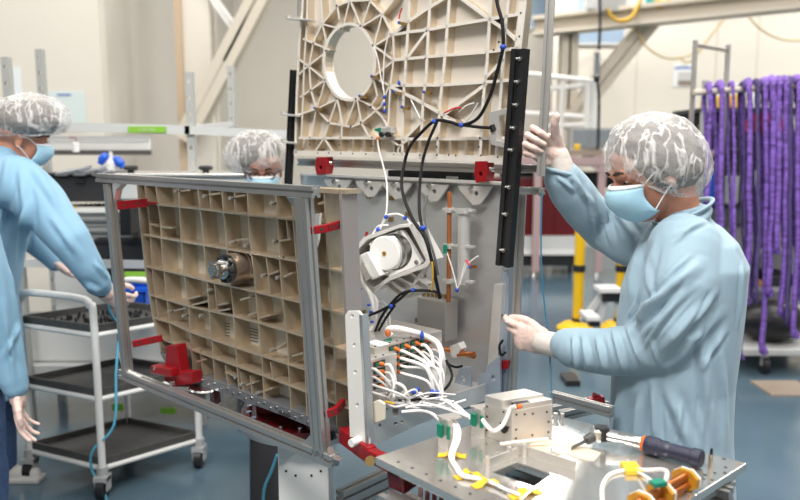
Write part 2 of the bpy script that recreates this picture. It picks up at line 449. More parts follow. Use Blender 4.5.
# papers and signs
def sheet(px, name, Y, label, cat, m=PAPER, extra=None):
    o = solo(pxbox(MB(), *px, Y, .004), name, m, label, cat)
    for i, (q, mm, nm) in enumerate(extra or []): 
        P(pxbox(MB(), *q, Y-.003, .003), nm, mm, o)
    return o
sheet((45, 91, 87, 131), 'notice_paper', 7.194, 'pale blue-white notice with blue heading taped to the left wall', 'paper', mat('pale_blue_paper', (.66, .74, .73), .6), [((57, 94, 71, 95.6), INK, 'heading_text'), ((60, 109, 68, 109.6), GREY, 'body_text')])
sheet((9, 67, 23, 101), 'document_sheet', 7.194, 'plain white sheet on the left wall behind the perforated upright', 'paper')
sheet((674, 64, 696, 87), 'poster', 11.99, 'white poster with blue heading and brown picture on the right wall', 'poster', PAPER, [((675, 67, 695, 69), INK, 'heading_text'), ((680, 65, 688, 66), GREY, 'small_text'), ((678, 72, 691, 82), mat('grey_print', (.55, .54, .52), .6), 'printed_picture'), ((678, 81, 691, 86), BROWN, 'printed_band')])
t = solo(pxbox(MB(), 118, 101, 137, 110, 12.9, .10), 'emergency_light', WHITE, 'white emergency light box above the far door', 'emergency light')
P(pxbox(MB(), 122, 92, 132, 101, 12.93, .03), 'pictogram_plate', SIGNG, t)
m = pxbox(MB(), 124, 94, 127, 99, 12.925, .004); pxbox(m, 128.5, 95, 130.5, 97, 12.925, .004); P(m, 'pictogram', LGREY, t)
t = solo(pxbox(MB(), 173, 152.5, 181, 160, 12.96, .03), 'exit_sign', SIGNG, 'small green escape sign on the wall beside the far door', 'sign')
m = pxbox(MB(), 175, 154, 177, 158, 12.952, .004); pxbox(m, 178, 155.2, 180, 156.6, 12.952, .004); P(m, 'pictogram', LGREY, t)
solo(pxbox(MB(), 161, 145, 164, 154, 12.96, .03), 'door_switch', LGREY, 'narrow grey switch plate between the far door and the green sign', 'switch')
m = MB(); m.loft([(at(139, 166, 12.8), .05, .04), (at(138, 155, 12.8), .07, .04), (at(138, 146, 12.8), .05, .04), (at(137.5, 143, 12.8), .02, .02)])
solo(m, 'hanging_coat', mat('olive_cloth', (.16, .15, .12), .8), 'dark olive garment hanging on the far door', 'coat')
m = MB(); m.loft([(at(121, 170, 12.7), .07, .03), (at(119, 155, 12.7), .05, .03), (at(118, 140, 12.7), .02, .02)])
solo(m, 'hanging_cloth', mat('blue_grey_cloth', (.25, .40, .58), .8), 'blue cloth hanging at the edge of the far door frame', 'cloth')

# left shelving rack with perforated uprights
def upright(mb, hb, px0, ytop, Y, w=.042, pitch=.09, zb=0.0, lean=0):
    a = at(px0, ytop, Y); zt = a.z
    # strip with real round holes
    n = int((zt-zb)/pitch); holes = []
    for i in range(n):
        z = zt-.05-i*pitch
        if z < zb+.03: break
        holes.append([V((a.x+.009*math.cos(t_), Y, z+.013*math.sin(t_))) for t_ in [2*math.pi*k/8 for k in range(8)]])
    out = [V((a.x-w/2, Y, zb)), V((a.x+w/2, Y, zb)), V((a.x+w/2, Y, zt)), V((a.x-w/2, Y, zt))]
    mb.plate(out, holes, V((0, .003, 0)))
    box_between(mb, a.x-w/2, a.x-w/2+.003, Y+.003, Y+.045, zb, zt); box_between(mb, a.x+w/2-.003, a.x+w/2, Y+.003, Y+.045, zb, zt)
    return a.x
t = T('shelving_rack', 'grey perforated-post shelving rack behind the seated row of cases at left', 'shelving rack', (at(60, 200, 4.3).x, 4.5, 0))
t['label'] = 'grey perforated-post shelving rack with a green label on its top rail'
for (px, yt, Y) in ((4, 57, 4.2), (38, 49, 4.6), (188, 72, 4.2), (230, 66, 4.75)):
    m = MB(); upright(m, None, px, yt, Y); P(m, 'upright', mat('galvanised_grey', (.43, .44, .42), .45, .2), t)
m = MB(); m.bar(at(-40, 124, 4.19), at(190, 130, 4.19), .02, .05); P(m, 'top_rail', LGREY, t)
m = MB(); m.bar(at(185, 130, 4.19), at(300, 135, 4.19), .02, .045); P(m, 'top_rail', LGREY, t)
m = MB(); m.bar(at(190, 128, 4.20), at(232, 124, 4.72), .02, .03); P(m, 'side_rail', LGREY, t)
for y, z in ((262, 0), (384, 0)):
    P(MB().bar(at(-40, y, 4.19), at(190, y+3, 4.19), .02, .045), 'shelf_rail', LGREY, t)
lab = MB(); a = at(128, 126.5, 4.17); b = at(166, 133, 4.17); box_between(lab, a.x, b.x, 4.165, 4.175, b.z+.002, a.z); lo = P(lab, 'label_strip', LABELG, t)
m = MB()
for i, x in enumerate([138.5, 141, 143.5, 146, 148.5, 151, 153.5]):
    pxbox(m, x, 128.6, x+1.5, 129.4+(i % 3)*.7, 4.162, .003); pxbox(m, x, 128.6, x+.6, 131.4, 4.162, .003)
P(m, 'label_lettering', mat('pale_lettering', (.62, .75, .45), .5), lo)

# work bench with cases behind the left person
t = T('work_bench', 'long white work bench along the left wall with grey rails below', 'bench', (at(90, 200, 5.0).x, 5.1, 0))
a = at(30, 186, 4.95)
zt = a.z
P(box_between(MB(), at(-60, 186, 4.9).x, at(245, 186, 4.9).x, 4.9, 5.6, zt-.03, zt), 'bench_top', LGREY, t)
P(pxbox(MB(), 45, 136, 150, 139, 5.55, .02), 'back_rail', GREY, t)
P(pxbox(MB(), 45, 137, 150, 150, 5.60, .03), 'back_panel', WHITE, t)
P(pxbox(MB(), 45, 150, 150, 155, 5.58, .04), 'dark_strip', DGREY, t)
for px in (-30, 120, 240):
    P(pxbox(MB(), px, 186, px+6, 300, 5.0, .05), 'bench_leg', LGREY, t)
t = T('equipment_case', 'long black hard case standing on the bench behind the left person', 'case', (at(90, 200, 4.55).x, 4.7, at(90, 203, 4.55).z))
P(pxbox(MB(), 40, 177, 128, 202, 4.55, .35), 'case_body', DARK, t, bevel=.01)
P(pxbox(MB(), 40, 173, 128, 177, 4.54, .37), 'case_lid', BLACK, t, bevel=.006)
P(pxbox(MB(), 75, 180, 84, 183, 4.53, .02), 'latch', BLACK, t)
# drawer unit under it
t = T('drawer_cabinet', 'grey drawer cabinet with wide handles under the black case', 'cabinet', (at(90, 240, 4.5).x, 4.75, 0))
a = at(50, 212, 4.5); b = at(142, 212, 4.5)
P(box_between(MB(), a.x, b.x, 4.5, 4.85, .35, a.z), 'cabinet_body', LGREY, t, bevel=.005)
P(box_between(MB(), a.x-.02, b.x+.02, 4.46, 4.87, a.z, a.z+.02), 'worktop', WHITE, t)
for y in (217, 228, 240, 250):
    d = P(pxbox(MB(), 54, y, 139, y+9, 4.485, .014), 'drawer', mat('drawer_grey', (.30, .31, .31), .5), t)
    P(pxbox(MB(), 62, y+3, 128, y+5, 4.465, .015), 'handle', SCREW, d)
t = T('tool_tray', 'white shallow tray of small tools beside a yellow cloth on the drawer cabinet', 'tray', at(95, 213, 4.6))
P(pxbox(MB(), 74, 207, 108, 212, 4.58, .3), 'tray_shell', WHITE, t)
for i in range(6):
    x = 78+i*4.5; P(MB().cyl(at(x, 207.5, 4.62), at(x+4, 204.5, 4.7), .008, n=8), 'tool', [GREY, DARK, BLACK][i % 3], t)
m = MB(); m.loft([(at(71, 214, 4.5), .05, .05), (at(71, 210, 4.5), .045, .05), (at(69, 206, 4.5), .02, .03), (at(68, 204, 4.5), .006, .01)], 10)
solo(m, 'yellow_cloth', YEL, 'crumpled yellow cloth on the drawer cabinet beside the sleeve', 'cloth')
t = T('wash_bottle', 'clear wash bottle with red cap and bent spout on the left bench', 'bottle', at(76, 151, 5.3))
P(MB().lathe(at(76, 152, 5.3), (0, 0, 1), [(0, .022), (.06, .022), (.07, .012)]), 'bottle_body', WHITE, t)
P(MB().lathe(at(76, 146.5, 5.3), (0, 0, 1), [(0, .014), (.03, .014)]), 'bottle_cap', RED, t)
P(MB().tube([at(76, 143, 5.3), at(76, 139, 5.3), at(73, 137, 5.3), at(69, 138, 5.3)], .004, 6), 'spout', RED, t)
# grey wrap and blue gloves on the case
m = MB()
for i in range(7):
    m.obox(at(68+i*6, 172-(i % 3)*1.2, 4.62), V((.035, 0, .004*(i % 3))), V((0, .1, .01)), V((0, 0, .008)))
solo(m, 'foil_wrap', mat('silver_foil', (.4, .42, .45), .3, .6), 'crumpled silver-grey foil wrap lying on the black case', 'wrap')
t = T('blue_gloves', 'pair of bright blue gloves draped on a bottle above the black case', 'gloves', at(112, 170, 4.7))
P(MB().tube([at(100, 164, 4.7), at(104, 158, 4.7), at(109, 157, 4.7)], [.02, .03, .02], 8), 'glove', BLUEB, t)
P(MB().tube([at(114, 158, 4.7), at(119, 162, 4.7), at(123, 168, 4.7)], [.02, .03, .02], 8), 'glove', BLUEB, t)
P(MB().lathe(at(111.5, 171, 4.7), (0, 0, 1), [(0, .035), (.05, .035), (.08, .012), (.12, .01)]), 'spray_bottle', WHITE, t)
# transport box right of it (long pale case with black knobs)
t = T('transport_box', 'flat grey aluminium transport box with black knobs behind the framed panel', 'box', (at(180, 182, 4.0).x, 4.2, at(180, 195, 4.0).z))
P(pxbox(MB(), 112, 176.5, 262, 200, 4.0, .4), 'box_body', LGREY, t, bevel=.01)
P(pxbox(MB(), 112, 173.5, 262, 177, 3.98, .44), 'box_lid', ALU, t, bevel=.005)
for x in (131, 206):
    P(MB().lathe(at(x, 174, 4.05), (0, 0, 1), [(0, .018), (.02, .018), (.022, .035), (.035, .04), (.045, .03)], 12), 'knob', BLACK, t)
t = T('equipment_case', 'pair of stacked black cases under the bench behind the frame post', 'case', (at(130, 260, 4.4).x, 4.6, at(130, 284, 4.4).z))
P(pxbox(MB(), 92, 244, 150, 284, 4.4, .35), 'case_body', DARK, t, bevel=.01)
P(pxbox(MB(), 92, 240, 150, 244, 4.39, .37), 'case_lid', BLACK, t)
solo(pxbox(MB(), 117, 184, 131, 236, 4.3, .2), 'black_bin', BLACK, 'tall black bin beside the frame post', 'bin', bevel=.01)
# lower shelf with white covered load
t = T('low_pallet_shelf', 'low shelf draped with a white sheet behind the trolley', 'shelf', (at(90, 400, 4.4).x, 4.6, 0))
P(box_between(MB(), at(0, 330, 4.25).x, at(330, 330, 4.25).x, 4.25, 4.9, .30, .34), 'shelf_board', LGREY, t)
m = MB(); a = at(20, 330, 4.3); b = at(330, 330, 4.3)
m.loft([((( a.x+b.x)/2, 4.6, .34), (b.x-a.x)/2, .30), (((a.x+b.x)/2, 4.62, .52), (b.x-a.x)/2*.98, .26)], 4)
box_between(m, a.x, b.x, 4.32, 4.85, .34, .56)
P(m, 'white_sheet', WHITE, t, bevel=.02)
P(pxbox(MB(), 112, 404, 128, 411, 4.23, .01), 'label_strip', LABELG, t)
P(pxbox(MB(), 160, 408, 176, 414, 4.23, .01), 'label_strip', LABELG, t)
P(box_between(MB(), at(0, 330, 4.25).x, at(330, 330, 4.25).x, 4.24, 4.26, .26, .30), 'front_rail', GREY, t)
t = T('storage_bin', 'bright blue plastic bin behind the gloved hand on the trolley', 'bin', (at(130, 300, 3.95).x, 4.1, at(130, 318, 3.95).z))
a = at(112, 290, 3.95); b = at(146, 316, 3.95); m = MB()
box_between(m, a.x, b.x, 3.95, 4.3, b.z, b.z+.01)
for q in ((a.x, a.x+.01, 3.95, 4.3), (b.x-.01, b.x, 3.95, 4.3), (a.x, b.x, 3.95, 3.96), (a.x, b.x, 4.29, 4.3)): box_between(m, *q, b.z, a.z)
P(m, 'bin_shell', BLUEB, t)
P(pxbox(MB(), 110, 288, 148, 292, 3.93, .02), 'rim', BLUEB, t)
P(pxbox(MB(), 124, 272, 146, 279, 3.96, .01), 'label_card', LABELG, t)

# ---------------------------------------------------------------- trolley
Fp, Lp, Rp = onz(104, 497, 0), onz(32, 478, 0), onz(200, 466, 0)
Bp = Lp+Rp-Fp
t = T('tray_trolley', 'white tubular trolley with three dark grey trays and castors', 'trolley', (Fp+Bp)/2)
def zat(px, py, p): return at(px, py, p.y).z
def post(p, z0, z1): return MB().tube([V((p.x, p.y, z0)), V((p.x, p.y, z1))], .017, 10, smooth_path=False)
zt1, zt2, zt3 = zat(104, 333, Fp), zat(104, 397, Fp), zat(104, 466, Fp)
zh = zat(97, 300, Fp)
m = MB(); pts = [V((Fp.x, Fp.y, .12)), V((Fp.x, Fp.y, zh-.10)), V((Fp.x, Fp.y, zh-.03))+(Lp-Fp)*.04, V((Fp.x, Fp.y, zh))+(Lp-Fp)*.16, V((Lp.x, Lp.y, zh))+(Fp-Lp)*.16, V((Lp.x, Lp.y, zh-.03))+(Fp-Lp)*.04, V((Lp.x, Lp.y, zh-.10)), V((Lp.x, Lp.y, .12))]
P(MB().tube(pts, .017, 10, sub=4), 'tube_frame', WHITE, t)
pts = [V((Rp.x, Rp.y, .12)), V((Rp.x, Rp.y, zh-.10)), V((Rp.x, Rp.y, zh-.03))+(Bp-Rp)*.04, V((Rp.x, Rp.y, zh))+(Bp-Rp)*.16, V((Bp.x, Bp.y, zh))+(Rp-Bp)*.16, V((Bp.x, Bp.y, zh-.03))+(Rp-Bp)*.04, V((Bp.x, Bp.y, zh-.10)), V((Bp.x, Bp.y, .12))]
P(MB().tube(pts, .017, 10, sub=4), 'tube_frame', WHITE, t)
for z in (zt1, zt2, zt3):
    c = [V((q.x, q.y, z)) for q in (Fp, Rp, Bp, Lp)]
    ctr = sum(c, V((0, 0, 0)))/4
    inn = [q+(ctr-q)*.03 for q in c]
    m = MB(); m.plate(inn, [], V((0, 0, .006)))
    for i in range(4):
        m.bar(inn[i]+V((0, 0, .018)), inn[(i+1) % 4]+V((0, 0, .018)), .012, .036)
    P(m, 'tray', DGREY, t, bevel=.004)
    for i, j in ((0, 1), (2, 3), (3, 0), (1, 2)):
        P(MB().cyl(c[i]-V((0, 0, .012)), c[j]-V((0, 0, .012)), .012, n=10), 'side_rail', WHITE, t)
for q in (Fp, Lp, Rp, Bp):
    w = P(MB().cyl((q.x-.018, q.y-.01, .05), (q.x+.018, q.y-.01, .05), .05, n=20), 'wheel', BLACK, t)
    k = MB(); k.cyl((q.x, q.y, .10), (q.x, q.y, .15), .026, n=12); box_between(k, q.x-.03, q.x+.03, q.y-.04, q.y+.03, .085, .11); box_between(k, q.x-.03, q.x-.024, q.y-.03, q.y+.02, .04, .10); box_between(k, q.x+.024, q.x+.03, q.y-.03, q.y+.02, .04, .10)
    P(k, 'castor_fork', GREY, t)
# small screws lying in the top tray: uncountable
m = MB(); rnd = random.Random(3)
for i in range(70):
    a_, b_ = rnd.uniform(.1, .8), rnd.uniform(.15, .8); q = Fp+(Lp-Fp)*b_+(Rp-Fp)*a_; q.z = zt1+.006
    m.cyl(q, q+V((0, 0, rnd.uniform(.015, .03))), rnd.uniform(.004, .009), n=6)
solo(m, 'small_fasteners', DARK, 'scatter of small dark fasteners standing in the top trolley tray', 'fasteners', kind='stuff')
solo(MB().tube([at(107, 300, 3.3), at(110, 312, 3.35), at(118, 330, 3.4), at(116, 375, 3.35), at(114, 425, 3.3), at(93, 450, 3.28), at(92, 470, 3.3), at(103, 488, 3.28), at(108, 508, 3.26)], .006, 7), 'grounding_cord', CABL, 'light blue grounding cord running down in front of the trolley', 'cord')

# ---------------------------------------------------------------- middle / right background
t = T('stage_bench', 'long bench with brown top and dusty pink frame behind the raised arm', 'bench', (at(610, 300, 9.30).x, 9.60, 0))
a = at(500, 150, 9.20); b = at(705, 150, 9.20)
P(box_between(MB(), a.x, b.x, 9.20, 9.90, a.z-.07, a.z+.0), 'bench_top', BROWN, t)
P(pxbox(MB(), 500, 157, 705, 165, 9.17, .05), 'front_rail', PINK, t)
for px in (534, 598, 660, 700):
    q = at(px, 180, 9.20); P(box_between(MB(), q.x, q.x+.09, 9.18, 9.23, .06, a.z-.06), 'bench_leg', PINK, t)
    P(MB().cyl((q.x+.027, 9.21, 0), (q.x+.027, 9.21, .06), .03, .012, n=12), 'levelling_foot', SCREW, t)
P(MB().bar(at(606, 178, 9.20), at(590, 162, 9.20), .04, .04), 'knee_brace', PINK, t)
P(pxbox(MB(), 500, 172, 640, 188, 9.85, .03), 'back_board', DARK, t)
m = MB(); pxbox(m, 566, 172, 600, 190, 9.60, .2); pxbox(m, 570, 192, 600, 206, 9.60, .2)
solo(m, 'dark_equipment_boxes', DARK, 'dark equipment boxes stacked under the pink-framed bench', 'boxes')
t = T('red_machine', 'dark red machine with vertical panels under the bench behind the hanging string', 'machine', (at(535, 240, 9.30).x, 9.60, 0))
P(pxbox(MB(), 492, 178, 578, 243, 9.32, .5), 'machine_body', RED2, t, bevel=.02)
for px in (512, 535, 556): P(pxbox(MB(), px, 190, px+4, 238, 9.30, .02), 'ridge', RED2, t)
P(pxbox(MB(), 496, 236, 575, 250, 9.28, .5), 'instrument_row', LGREY, t)
P(pxbox(MB(), 488, 250, 582, 255, 9.26, .6), 'white_deck', WHITE, t)
P(pxbox(MB(), 494, 255, 575, 266, 9.30, .5), 'dark_base', BLACK, t)
for px in (500, 570): P(MB().bar(V((at(px, 260, 9.50).x, 9.50, 0)), at(px, 262, 9.50), .05, .05), 'base_leg', DARK, t)
# access platform with rails
t = T('access_platform', 'white tubular access platform with guard rails behind the raised hand', 'platform', (at(590, 300, 9.70).x, 9.90, 0))
for (p, q) in (((520, 73), (600, 82)), ((545, 89), (592, 85)), ((520, 113), (600, 118)), ((545, 126), (600, 124))):
    P(MB().cyl(at(*p, 9.70), at(*q, 9.70), .032, n=10), 'guard_rail', WHITE, t)
P(box_between(MB(), at(520, 150, 9.7).x, at(604, 150, 9.7).x, 9.70, 9.85, at(560, 166, 9.7).z, at(560, 158, 9.7).z), 'platform_deck', GREY, t)
for px, w_ in ((588, .045), (595, .045), (562, .035)):
    q = at(px, 82, 9.70); P(MB().cyl((q.x, 9.70, at(px, 158, 9.7).z), q, w_, n=10), 'guard_post', WHITE, t)
t = T('instrument_cabinet', 'grey glass-fronted instrument cabinet above the brown bench top', 'cabinet', (at(600, 150, 9.60).x, 9.70, at(600, 150, 9.60).z))
P(pxbox(MB(), 571, 128, 632, 149, 9.60, .25), 'cabinet_body', GREY, t)
P(pxbox(MB(), 574, 130, 588, 147, 9.58, .02), 'glass_door', GLASSD, t); P(pxbox(MB(), 590, 130, 611, 147, 9.58, .02), 'glass_door', GLASSD, t); P(pxbox(MB(), 613, 130, 630, 147, 9.58, .02), 'glass_door', GLASSD, t)
m = MB(); m.lathe(at(577, 150, 9.30), (0, 0, 1), [(0, .03), (.03, .03), (.05, .045), (.07, .03)], 12)
solo(m, 'yellow_lamp', YEL, 'small yellow warning lamp standing on the brown bench top', 'lamp')
# stanchions
def stanchion(px, y, Y, label):
    q = onz(px, y, 0); q = V((at(px, y, Y).x, Y, 0))
    t = T('barrier_post', label, 'barrier post', q, 'yellow barrier posts')
    P(MB().lathe(q, (0, 0, 1), [(0, .18), (.02, .18), (.06, .12), (.075, .05)]), 'post_base', YEL, t)
    P(MB().lathe(q+V((0, 0, .075)), (0, 0, 1), [(0, .052), (.03, .052)]), 'base_collar', BLACK, t)
    P(MB().lathe(q+V((0, 0, .1)), (0, 0, 1), [(0, .045), (.86, .045)]), 'tube', YEL, t)
    P(MB().lathe(q+V((0, 0, .52)), (0, 0, 1), [(0, .052), (.03, .056), (.06, .052)]), 'belt_clip', BLACK, t)
    P(MB().lathe(q+V((0, 0, .96)), (0, 0, 1), [(0, .052), (.05, .052), (.06, .03)]), 'top_cap', BLACK, t)
stanchion(577, 334, 6.5, 'yellow barrier post with black clip, the one clear of the gown')
stanchion(619, 334, 6.5, 'yellow barrier post half hidden behind the blue gown')
# step stool
t = T('step_ladder', 'aluminium folding step ladder with pale treads between the yellow barrier posts', 'step ladder', onz(600, 345, 0))
for (p, q) in (((608, 288), (592, 345)), ((616, 290), (624, 345)), ((604, 292), (582, 322))):
    P(MB().bar(at(*p, 5.9), at(*q, 5.9), .03, .05), 'leg', LGREY, t)
P(pxbox(MB(), 600, 289, 622, 293, 5.8, .2), 'tread', WHITE, t); P(pxbox(MB(), 603, 293, 622, 302, 5.85, .1), 'tread_support', BLACK, t)
P(pxbox(MB(), 587, 317, 600, 321, 5.6, .25), 'tread', WHITE, t); P(pxbox(MB(), 590, 321, 600, 327, 5.65, .1), 'tread_support', BLACK, t)

# ---------------------------------------------------------------- right shelving + slings
t = T('storage_shelving', 'tall storage shelving full of boxes behind the purple slings', 'shelving', (at(770, 300, 5.9).x, 6.0, 0))
sx0, sx1 = at(702, 100, 5.7).x, at(850, 100, 5.7).x
SH = [at(750, y, 5.7).z for y in (108, 132, 157, 205, 250, 288, 320)]
for z in SH: P(box_between(MB(), sx0, sx1, 5.7, 6.3, z-.03, z), 'shelf', DARK if z > 1 else GREY, t)
for x in (sx0, sx1-.05): P(box_between(MB(), x, x+.04, 5.68, 5.72, 0, SH[0]+.2), 'upright', GREY, t)
P(box_between(MB(), sx0, sx1, 6.3, 6.32, 0, SH[0]), 'back_panel', LGREY, t)
items = [ # px x0,y_top,x1, shelf index, material, name, label, category
 (718, 96, 727, 0, YEL, 'folded_strap', 'yellow folded strap on the top shelf between the first slings', 'strap'),
 (735, 94, 745, 0, YEL, 'folded_strap', 'larger yellow folded strap on the top shelf', 'strap'),
 (748, 93, 768, 0, PAPER, 'document_box', 'white document box on the top shelf', 'box'),
 (782, 95, 802, 0, WHITE, 'plastic_tub', 'white plastic tub on the top shelf holding blue hangers', 'tub'),
 (706, 124, 722, 1, BLACK, 'tool_case', 'low black tool case on the second shelf at its left end', 'case'),
 (724, 126, 757, 1, BLACK, 'tool_case', 'long black tool case on the second shelf', 'case'),
 (780, 112, 800, 1, LGREY, 'clear_box', 'pale clear box on the second shelf at right', 'box'),
 (703, 150, 716, 2, PINK, 'pink_bag', 'pinkish bag on the third shelf next to the gown', 'bag'),
 (730, 148, 756, 2, BLACK, 'black_carton', 'black carton on the third shelf', 'carton'),
 (757, 141, 768, 2, BROWN, 'brown_carton', 'brown carton on the third shelf', 'carton'),
 (780, 146, 792, 2, DARK, 'dark_carton', 'dark carton on the third shelf at right', 'carton'),
 (712, 172, 724, 3, BLUEB, 'blue_bag', 'blue bag on the fourth shelf', 'bag'),
 (726, 176, 740, 3, LGREY, 'grey_box', 'light grey box on the fourth shelf', 'box'),
 (747, 170, 757, 3, PAPER, 'white_box', 'white box on the fourth shelf', 'box'),
 (780, 172, 788, 3, BLUEB, 'blue_bottle', 'small blue container on the fourth shelf at right', 'container'),
 (756, 185, 772, 3, DARK, 'dark_box', 'dark box on the fourth shelf at centre', 'box'),
 (742, 228, 760, 4, GREY, 'grey_case', 'grey case on the fifth shelf', 'case'),
 (765, 232, 779, 4, PAPER, 'white_carton', 'white carton on the fifth shelf', 'carton'),
 (744, 281, 766, 5, WOOD, 'wooden_block', 'orange-brown wooden block on the low shelf', 'block'),
 (770, 276, 800, 5, DARK, 'dark_crate', 'dark crate on the low shelf at right', 'crate'),
 (745, 306, 770, 6, PAPER, 'white_board', 'white board lying on the lowest shelf', 'board')]
for (x0, y0, x1, k, mm, nm, L, c) in items:
    a = at(x0, y0, 5.75); b = at(x1, y0, 5.75)
    solo(box_between(MB(), a.x, b.x, 5.75, 6.1, SH[k], max(a.z, SH[k]+.02)), nm, mm, L, c, bevel=.012)
m = MB(); q = at(765, 129, 5.72)
m.lathe((q.x, 5.72, SH[1]+.0), (0, 1, 0), [(0, .16), (.03, .16)], 32)
m.v = [v if v[2] >= SH[1] else (v[0], v[1], SH[1]) for v in m.v]
solo(m, 'red_disc', mat('bright_red', (.6, .01, .01), .4), 'red round cover standing on the second shelf behind the slings', 'cover')
for k, x in enumerate((786, 792)):
    solo(MB().tube([at(x-6, 100, 5.73), at(x, 92, 5.73), at(x+7, 99, 5.73), at(x-6, 100, 5.73)], .006, 6, smooth_path=False).tube([at(x, 92, 5.73), at(x+1, 89, 5.73), at(x+3, 90, 5.73)], .005, 6), 'coat_hanger', mat('blue_plastic', (.05, .16, .32), .4), ['blue coat hanger at the left of two on the white tub', 'blue coat hanger at the right of two on the white tub'][k], 'hanger')
t = T('sling_rack', 'pale steel rack with a horizontal bar carrying the purple slings', 'rack', (at(760, 300, 5.0).x, 5.0, 0))
a, b = at(694, 92.5, 5.0), at(850, 82, 5.0)
P(MB().cyl(a, b, .020, n=14), 'hanging_bar', STEELW, t)
for q in (at(697, 40, 5.02), ):
    P(box_between(MB(), q.x-.012, q.x+.012, 5.0+.03, 5.06, 0, q.z), 'post', ALU, t)
q = at(728, 45, 5.6); P(box_between(MB(), q.x-.014, q.x+.014, 5.58, 5.61, 0, q.z), 'post', ALU, t)
P(MB().bar(at(698, 46, 5.045), at(728, 51, 5.6), .02, .02), 'cross_bar', ALU, t)
q = at(848, 85, 5.0); P(box_between(MB(), q.x-.02, q.x+.02, 5.03, 5.07, 0, q.z), 'post', ALU, t)
for px in (707, 745, 758, 785): P(MB().cyl(at(px, 90-(px-694)*.067, 5.0), at(px, 85-(px-694)*.067, 5.0), .008, n=8), 'hook_pin', DARK, t)
solo(pxbox(MB(), 743, 82, 845, 88, 5.05, .25), 'white_board_roll', WHITE, 'long white board lying along the top of the sling rack', 'board', bevel=.01)
order = ['first', 'second', 'third', 'fourth', 'fifth', 'sixth', 'seventh', 'eighth', 'ninth', 'tenth', 'eleventh', 'twelfth', 'thirteenth', 'fourteenth']
SL = [(703, 711, 205, .020, 0), (715, 720, 300, .022, 0), (727, 733, 352, .015, 0), (737, 745, 357, .012, 1), (742, 749, 300, .024, 0), (757, 767, 350, .024, 0), (764, 772, 292, .028, 0), (772, 778, 250, .024, 0), (776, 786, 313, .024, 0), (788, 799, 334, .024, 0), (797, 806, 300, .026, 0), (752, 756, 300, .018, 1), (781, 792, 322, .02, 1)]
SL.sort(key=lambda s: s[0])
for i, (xl, xr, yb, r, dk) in enumerate(SL):
    rnd = random.Random(i*5+1)
    Yc = 5.0-.05-.02*(i % 3); xt = (xl+xr)/2; yt = 90-(xt-694)*.067; r *= 1.12
    A, B = at(xt-1.2, yt, 5.0), at(xt+1.2, yt, 5.0)
    zb = at(xt, yb, Yc).z; spread = (at(xr, yb, Yc).x-at(xl, yb, Yc).x)/2*.8; xc = at(xt, yb, Yc).x
    xtw = A.x+.01; top = A.z+.004
    L = [V((xtw, 5.04, top-.35))]
    pts = []
    n = 9
    for k in range(n):   # front strand, from the bar to the bottom
        f_ = k/(n-1); pts.append(V((xtw+(xc-spread-xtw)*min(1, f_*1.5)+rnd.uniform(-.006, .006), 5.0-r-.03+(Yc-.02-5.0+r)*f_, top-(top-zb-.06)*f_-.02)))
    pts.append(V((xc-spread*.4, Yc-.03, zb+.005))); pts.append(V((xc+spread*.5, Yc-.02, zb)))
    for k in range(n-1, -1, -1):
        f_ = k/(n-1); pts.append(V((xtw+(xc+spread-xtw)*min(1, f_*1.3)+rnd.uniform(-.006, .006), 5.0+r+.03+(Yc+.03-5.0-r)*min(1, f_*1.2), top-(top-zb-.06)*f_-.02)))
    pts.append(V((xtw+.004, 5.0, A.z+.020+r*.62)))
    m = MB(); m.tube(pts, r, 10, closed=True, sub=7, flat=.6)
    # gathered sleeve: wrinkle rings
    nv = len(m.v)//10; nn = []
    for a_ in range(nv):
        ring = [V(m.v[a_*10+k_]) for k_ in range(10)]; c = sum(ring, V((0, 0, 0)))/10; s_ = 1+.07*math.sin(a_*2.1+i)+rnd.uniform(-.06, .06)
        nn += [tuple(c+(q-c)*s_) for q in ring]
    m.v = nn
    solo(m, 'round_sling', PURPLD if dk else PURPLE, '%s purple lifting sling hanging on the rack bar, %s from the left' % ('thin dark' if dk else 'wrinkled', order[i]), 'sling', 'purple round slings on the rack bar')
# low things at the foot of the rack
t = T('floor_dolly', 'low grey dolly with a black wheel pack at the foot of the sling rack', 'dolly', onz(770, 385, 0))
a = onz(738, 372, 0); 
P(box_between(MB(), a.x, a.x+1.6, 5.15, 5.65, .14, .19), 'deck', LGREY, t, bevel=.01)
for x in (.15, 1.4):
    P(MB().cyl((a.x+x, 5.2, .06), (a.x+x+.04, 5.2, .06), .06, n=16), 'wheel', BLACK, t)
    P(MB().bar((a.x+x+.02, 5.2, .06), (a.x+x+.02, 5.2, .15), .05, .03), 'wheel_fork', GREY, t)
m = MB(); q = at(770, 335, 5.4); m.ell((q.x, 5.4, .34), (.25, .2, .15)); 
solo(m, 'black_bag', BLACK, 'black soft bag lying on the low dolly behind the slings', 'bag')
solo(box_between(MB(), a.x-.02, a.x+.30, 4.7, 5.0, 0, .012), 'floor_plate', BROWN, 'flat brown plate on the blue floor beside the gown', 'plate')

# blue floor items
solo(pxbox(MB(), 565, 372, 580, 378, 4.6, .2), 'black_block', BLACK, 'small black block on the floor beyond the white string', 'block')
q = onz(570, 382, 0); bpy.data.objects['black_block'].location = (q.x, q.y, 0)
# ================================================================== FLIGHT HARDWARE
PG = Plane(at(345, 250, 2.0), V((.748, -.663, 0)))
PL = Plane(at(523, 50, 2.30), V((.723, -.69, 0)))
PT = Plane(at(355, 440, 1.98), V((.70, .714, 0)))          # side face of the satellite box
BY = 2.42
PB = Plane(at(500, 250, BY), V((.74, -.672, 0)))
UP = V((0, 0, 1))

